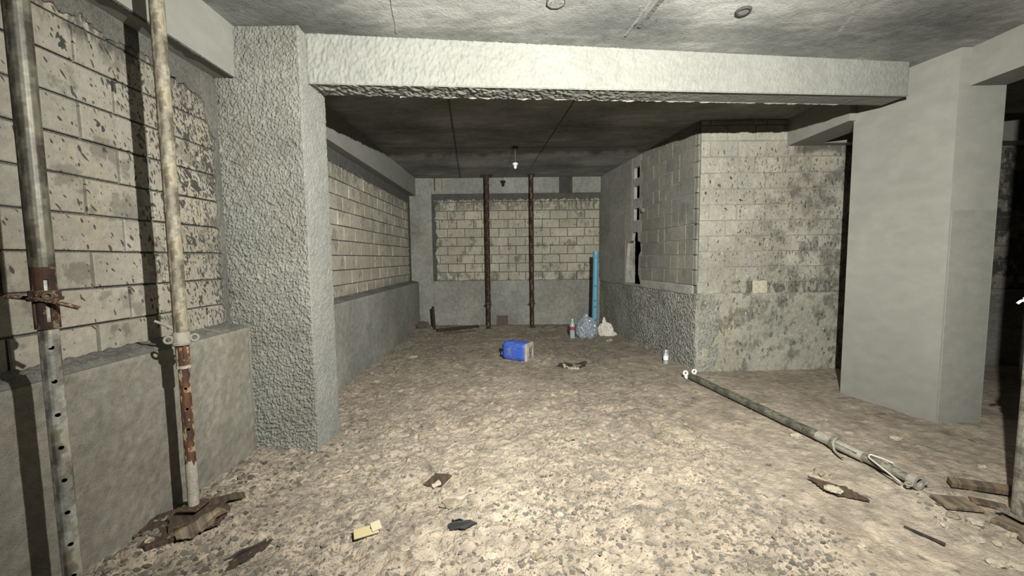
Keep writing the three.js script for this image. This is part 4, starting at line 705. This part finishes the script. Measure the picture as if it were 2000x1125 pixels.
litter('torn_cardboard', 'dark torn cardboard crumpled on the earth in front of the jerrycan', 'cardboard', 0.89, -5.8, 0.1, 0.012, [
  ['sheet', flake([[-0.22, 0.05], [-0.05, 0.12], [0.2, 0.13], [0.23, 0.06], [0.12, 0.03], [0.19, -0.02], [0.08, -0.1], [-0.08, -0.1]], 0.006, 0.12, 3), M.cardDark],
  ['torn_edge', flake([[-0.13, 0.02], [0.0, 0.02], [0.06, -0.06], [-0.04, -0.04]], 0.006, 0.1, 5), M.stonePale, [-0.0, 0.018, 0.1], [0.5, 0, 0], 'pale torn edge'],
  ['torn_edge', flake([[-0.02, 0.03], [0.02, 0.03], [0.015, -0.04], [-0.015, -0.04]], 0.005, 0.1, 6), M.stonePale, [-0.14, 0.02, 0.03], [0.5, 0, 0], 'pale torn edge']]);
litter('board_scrap', 'small dark brown lozenge of board pressed into the earth', 'board scrap', -0.55, -2.77, 0.35, 0.012, [
  ['sheet', flake([[-0.1, 0.0], [0.0, 0.085], [0.1, 0.02], [0.01, -0.06]], 0.012, 0.02, 8, 0.003), M.cardBrown, [0, 0, 0], [0.12, 0, 0.05]], ['torn_edge', flake([[-0.03, 0.01], [0.02, 0.015], [0.03, -0.02], [-0.02, -0.02]], 0.006, 0.05, 9), M.stonePale, [-0.02, 0.012, 0.045], [0.2, 0, 0], 'pale torn corner']]);
{
  const cv = document.createElement('canvas'); cv.width = cv.height = 256; const c = cv.getContext('2d'); c.fillStyle = '#c9bb92'; c.fillRect(0, 0, 256, 256); for (let i = 0; i < 1500; i++) { c.fillStyle = rnd() > 0.5 ? 'rgba(226,214,170,0.35)' : 'rgba(150,130,84,0.25)'; c.fillRect(rnd() * 256, rnd() * 256, 6 * rnd(), 3 * rnd()); }
  c.fillStyle = '#3a301c'; c.fillRect(168, 96, 12, 26); c.fillRect(196, 98, 26, 8); c.fillRect(196, 114, 26, 8); c.fillRect(228, 96, 10, 28);
  const tx = new THREE.CanvasTexture(cv); tx.colorSpace = THREE.SRGBColorSpace; const ym = mat(col(0.8, 0.79, 0.74), { map: tx });
  const body = new RoundedBoxGeometry(0.135, 0.01, 0.07, 2, 0.003); { const p = body.attributes.position, u = body.attributes.uv; for (let i = 0; i < p.count; i++) u.setXY(i, p.getX(i) / 0.14 + 0.5, 0.5 - p.getZ(i) / 0.14); }
  litter('carton', 'flattened yellow cardboard packet with a few dark print marks, bottom left of centre', 'cardboard', -0.86, -2.2, 0.42, 0.02, [['packet', body, ym, [0, 0, 0], [0.12, 0, 0.02]], ['flap', new RoundedBoxGeometry(0.055, 0.006, 0.07, 2, 0.002), mat(col(0.52, 0.47, 0.32)), [0.055, 0.014, -0.008], [0.1, 0.12, 0.1]]]);
}
litter('black_scrap', 'black torn plastic scrap on the pale earth at bottom centre', 'plastic scrap', -0.325, -2.26, 0.1, 0.012, [
  ['sheet', flake([[-0.07, 0.03], [-0.02, 0.045], [0.03, 0.025], [0.1, 0.015], [0.03, -0.02], [-0.06, -0.015]], 0.008, 0.1, 12), M.black, [0, 0, 0], [-0.25, 0, 0.05]], ['crumpled_corner', flake([[-0.03, 0.03], [0.04, 0.04], [0.03, -0.01], [-0.03, -0.01]], 0.008, 0.2, 13), mat(col(0.3, 0.27, 0.22)), [-0.005, 0.012, -0.045], [0.3, 0, 0.1]]]);
litter('dark_rag', 'dark muddy torn board lying on the dug earth at bottom left', 'board scrap', -1.46, -2.03, 0.72, 0.004, [
  ['sheet', flake([[-0.12, 0.01], [-0.03, 0.045], [0.06, 0.05], [0.14, 0.035], [0.1, -0.01], [0.04, -0.045], [-0.1, -0.05]], 0.007, 0.05, 15, 0.02), M.cardDark, [0, 0, 0], [0.02, 0, 0.02]], ['splinter', flake([[-0.1, 0.006], [0.1, 0.009], [0.09, -0.008], [-0.1, -0.006]], 0.006, 0.05, 17), M.woodDark, [0.02, 0.014, -0.03], [0.05, 0.1, 0.05]]]);
litter('torn_board', 'small torn brown board with pale broken middle, left of the fallen prop near end', 'board scrap', 2.17, -2.57, -0.5, 0.014, [
  ['sheet', flake([[-0.15, 0.08], [0.06, 0.05], [0.15, -0.06], [-0.06, -0.055]], 0.01, 0.05, 18, 0.009), M.cardBrown, [0, 0, 0], [0.12, 0, 0]], ['torn_edge', crumple(0.03, 1.3, 0.6, 0.8, 0.5, 3, 6, 41, true), M.stonePale, [-0.03, 0.02, 0.035], [0, 0, 0], 'pale broken middle']]);
// footing under the rusty prop
litter('footing_board', 'broken brown boards under the foot of the rusty prop beside the left wall', 'board', -1.88, -2.2, 0.55, -0.03, [
  ['board', flake([[-0.17, 0.16], [0.1, 0.19], [0.19, 0.04], [0.15, -0.12], [-0.16, -0.15], [-0.21, 0.02]], 0.018, 0.02, 21, 0.012), M.cardBrown, [0.0, 0.012, 0], [0, 0, 0.02]],
  ['board', flake([[-0.085, 0.08], [0.09, 0.09], [0.1, -0.08], [-0.09, -0.07]], 0.02, 0.0, 23, 0.006), M.cardBrown, [0, 0.034, 0], [0, 0.2, 0]],
  ['torn_flap', flake([[-0.14, 0.02], [0.05, 0.035], [0.15, 0.015], [0.08, -0.02], [-0.1, -0.02]], 0.007, 0.2, 25, 0.012), M.woodGrey, [0.06, 0.035, 0.12], [0.3, 0.3, 0.04]],
  ['torn_flap', flake([[-0.1, 0.025], [0.1, 0.03], [0.1, -0.02], [-0.08, -0.025]], 0.009, 0.1, 27, 0.006), M.cardBrown, [0.16, 0.035, -0.12], [0, 0.15, 0.04]]]);
// boards under the right-hand prop
const plank = (L, w, t) => { const g = new RoundedBoxGeometry(L, t, w, 2, Math.min(0.004, t * 0.3)), p = g.attributes.position; for (let i = 0; i < p.count; i++) p.setY(i, p.getY(i) + 0.004 * noise(p.getX(i) * 12, p.getZ(i) * 30, 2)); return metreUV(g); };
function boardAt(name, label, category, x, z, turn, L, w, t, m, lift = 0, tilt = 0, roll = 0) { const o = thing(name, label, category, [x, ground(x, z) + t / 2 + 0.004 + lift, z], turn); o.rotation.set(roll, turn, tilt, 'YXZ'); part('board', plank(L, w, t), m, o); return o; }
boardAt('plywood_piece', 'flat grey piece of plywood on the earth left of the right-hand prop', 'board', 2.8, -2.42, -0.2, 0.19, 0.14, 0.02, M.woodGrey, 0.004);
boardAt('wooden_board', 'thick dusty board propped at an angle just behind the right-hand prop', 'board', 3.14, -2.56, -0.42, 0.34, 0.06, 0.04, M.wood, 0.02, 0.03, 0.25);
boardAt('wooden_board', 'thin dark board under the propped board behind the right-hand prop', 'board', 3.02, -2.43, -0.6, 0.16, 0.08, 0.014, M.wood, 0.0);
boardAt('wooden_board', 'grey splintered footing board under the foot of the right-hand prop', 'board', 2.99, -2.235, 0.28, 0.28, 0.15, 0.024, M.woodGrey, 0.0);
boardAt('wooden_board', 'pale broken board end in front of the foot of the right-hand prop', 'board', 2.9, -2.08, -0.1, 0.2, 0.06, 0.02, M.woodGrey, 0.006);
boardAt('wooden_stick', 'short dark stick on the earth near the bottom right corner', 'stick', 2.33, -2.16, -1.05, 0.17, 0.016, 0.014, M.woodDark);
// back wall odds and ends
{
  const x = -1.73, z = -8.72, t = boardAt('wooden_stake', 'short dark stake leaning upright at the foot of the back left wall', 'stake', x, z, 0, 0.05, 0.06, 0.56, M.woodDark, -0.06); t.rotation.z = 0.06; t.rotation.x = -0.05;
  boardAt('wooden_plank', 'dark plank lying along the foot of the back wall between stake and prop', 'plank', -1.2, -8.72, 0.42, 0.95, 0.1, 0.05, M.woodDark, 0.005, 0.02);
  boardAt('wooden_plank', 'thin brown plank lying in front of the dark plank at the back wall', 'plank', -1.12, -8.5, 0.36, 0.7, 0.07, 0.025, M.wood, 0.0);
  const s = thing('metal_box', 'small square dark metal box leaning against the back wall between the props', 'box', [-0.225, ground(-0.225, -9.1) + 0.1, -9.12]); s.rotation.x = -0.12;
  part('frame', cut(new RoundedBoxGeometry(0.25, 0.24, 0.06, 2, 0.006), [new THREE.BoxGeometry(0.2, 0.18, 0.05).translate(0, 0, 0.03)]), M.stoneDark, s); part('back_panel', new RoundedBoxGeometry(0.2, 0.18, 0.012, 2, 0.003).translate(0, 0, -0.01), M.mortar, s);
}
// stones
function stoneGeo(r, fl, seed, d = 3) { const g = mergeVertices(new THREE.IcosahedronGeometry(1, d).deleteAttribute('normal').deleteAttribute('uv')), p = g.attributes.position; for (let i = 0; i < p.count; i++) { const x = p.getX(i), y = p.getY(i), z = p.getZ(i), k = r * (1 + 0.55 * noise(x * 1.4 + seed, y * 1.4, z * 1.4) + 0.15 * noise(x * 5, y * 5 + seed, z * 5)); p.setXYZ(i, x * k * 1.25, y * k * fl, z * k); } return metreUV(toCreasedNormals(g, 0.5)); }
let sn = 0;
for (const [x, z, r, fl, m, turn, label] of [
  [1.36, -3.7, 0.06, 0.6, 'stone', 0.3, 'largest pale stone half sunk in the middle of the floor'],
  [0.485, -3.4, 0.05, 0.7, 'stone', 0.2, 'rounded stone left of the largest pale stone on the open floor'],
  [-0.42, -2.5, 0.05, 0.35, 'stone', 0, 'flat round stone just below the dark brown lozenge of board'],
  [2.25, -2.81, 0.06, 0.5, 'stone', 0.7, 'broad pale stone behind the torn brown board'],
  [1.905, -2.075, 0.02, 0.8, 'stonePale', 0.4, 'small pale pebble alone at lower right of centre'],
  [2.535, -2.255, 0.024, 0.7, 'stonePale', 0.8, 'bright white stone below the near end of the fallen prop'],
  [2.5, -1.955, 0.036, 0.5, 'stonePale', 0.1, 'long pale stone in the bottom right corner, left of its neighbour'],
  [2.575, -1.925, 0.032, 0.45, 'stonePale', 0.9, 'long pale stone furthest into the bottom right corner'],
  [2.82, -2.15, 0.022, 0.7, 'stonePale', 0.6, 'white pebble below the pale broken board end'],
  [2.67, -2.095, 0.022, 0.7, 'stonePale', 0.9, 'white pebble between the plywood piece and the corner'],
  [2.6, -2.13, 0.028, 0.5, 'stonePale', 0.5, 'flat pale stone left of the white pebble by the plywood piece'],
  [3.485, -2.86, 0.025, 0.6, 'stonePale', 0.3, 'pale pebble on the open floor behind the right-hand prop'],
  [3.33, -3.37, 0.035, 0.5, 'stonePale', 0.4, 'pale chip of rubble in front of the right column'],
  [2.5, -3.42, 0.04, 0.55, 'stonePale', 0.2, 'small rubble lump touching the far side of the fallen prop'],
  [1.85, -7.55, 0.045, 0.9, 'stonePale', 0.5, 'pale lump in front of the paper sack'],
  [2.79, -2.72, 0.04, 0.6, 'stoneDark', 0.6, 'dark brown stone beyond the near end of the fallen prop'],
  [2.68, -2.33, 0.03, 0.5, 'stone', 0.5, 'grey stone at the front edge of the plywood piece'],
  [2.75, -2.27, 0.035, 0.4, 'stonePale', 0.2, 'pale chip below the plywood piece'],
  [-1.62, -6.4, 0.05, 0.6, 'stonePale', 0.5, 'pale pebble near the left wall in the back room'],
  [-1.98, -8.75, 0.12, 0.75, 'stoneDark', 0.5, 'dark lump of rubble in the back left corner'],
  [-0.6, -2.08, 0.02, 0.5, 'stonePale', 0.4, 'pale chip between the yellow packet and the black scrap'],
  [0.28, -2.36, 0.022, 0.9, 'stonePale', 0.4, 'upright pale chip in the middle of the foreground'],
  [0.13, -2.02, 0.03, 0.7, 'stone', 0.4, 'brown clod in a hollow at bottom centre'],
  [-0.83, -3.5, 0.035, 0.6, 'stone', 0.4, 'grey stone to the right of the foot of the left column'],
  [0.62, -3.35, 0.02, 0.6, 'stonePale', 0.1, 'small pale pebble beside the rounded stone'],
]) { const o = part('stone', stoneGeo(r, fl, sn * 3.7 + 1), M[m], scene); sn++; o.position.set(x, ground(x, z) + r * fl * 0.25, z); o.rotation.y = turn; o.userData = { label, category: 'stone' }; }
// loose crumbs of earth
{
  const kinds = [stoneGeo(1, 0.7, 91, 1), stoneGeo(1, 0.55, 97, 1), stoneGeo(1, 0.8, 103, 1)], dummy = new THREE.Object3D(), lists = [[], [], []];
  for (let i = 0; i < 70000; i++) {
    const d = 1.5 + 6.5 * Math.pow(rnd(), 2), x = rr(-2.1, 3.2), z = -d; const dens = 0.3 + 1.3 * clamp(noise(x * 1.1, z * 1.1, 12) + 0.15) + 0.6 * sstep(-0.6, -1.6, x) - 0.55 * sstep(1.0, 2.0, x); if (rnd() > dens * (1 - 0.6 * sstep(3.2, 5, d))) continue;
    const r = 0.0025 + (0.011 + (x < -1.5 ? 0.004 : 0)) * Math.pow(rnd(), 5); dummy.position.set(x, ground(x, z) + r * 0.1, z); dummy.rotation.set(rr(-0.5, 0.5), rr(0, 6.28), rr(-0.5, 0.5)); dummy.scale.set(r, r, r); dummy.updateMatrix(); lists[i % 3].push(dummy.matrix.clone());
  }
  const g = new THREE.Group(); g.name = 'loose_earth'; g.userData = { kind: 'stuff', label: 'loose crumbs of dry earth scattered over the floor', category: 'earth' }; scene.add(g);
  kinds.forEach((k, i) => { const im = new THREE.InstancedMesh(k, M.clod, lists[i].length); lists[i].forEach((m, j) => { im.setMatrixAt(j, m); const moist = m.elements[12] < -1.45 + 0.3 * noise(m.elements[14] * 3, 1, 1) && rnd() < 0.3, v = moist ? rr(0.4, 0.8) : rnd() < 0.05 ? rr(0.5, 0.75) : rr(0.82, 1.12); im.setColorAt(j, moist ? new THREE.Color(v, v * 0.84, v * 0.66) : new THREE.Color(v, v, v)); }); im.name = numbered('earth_crumb'); im.userData.kind = 'stuff'; shadowed(im); g.add(im); });
}

renderer.render(scene, camera);
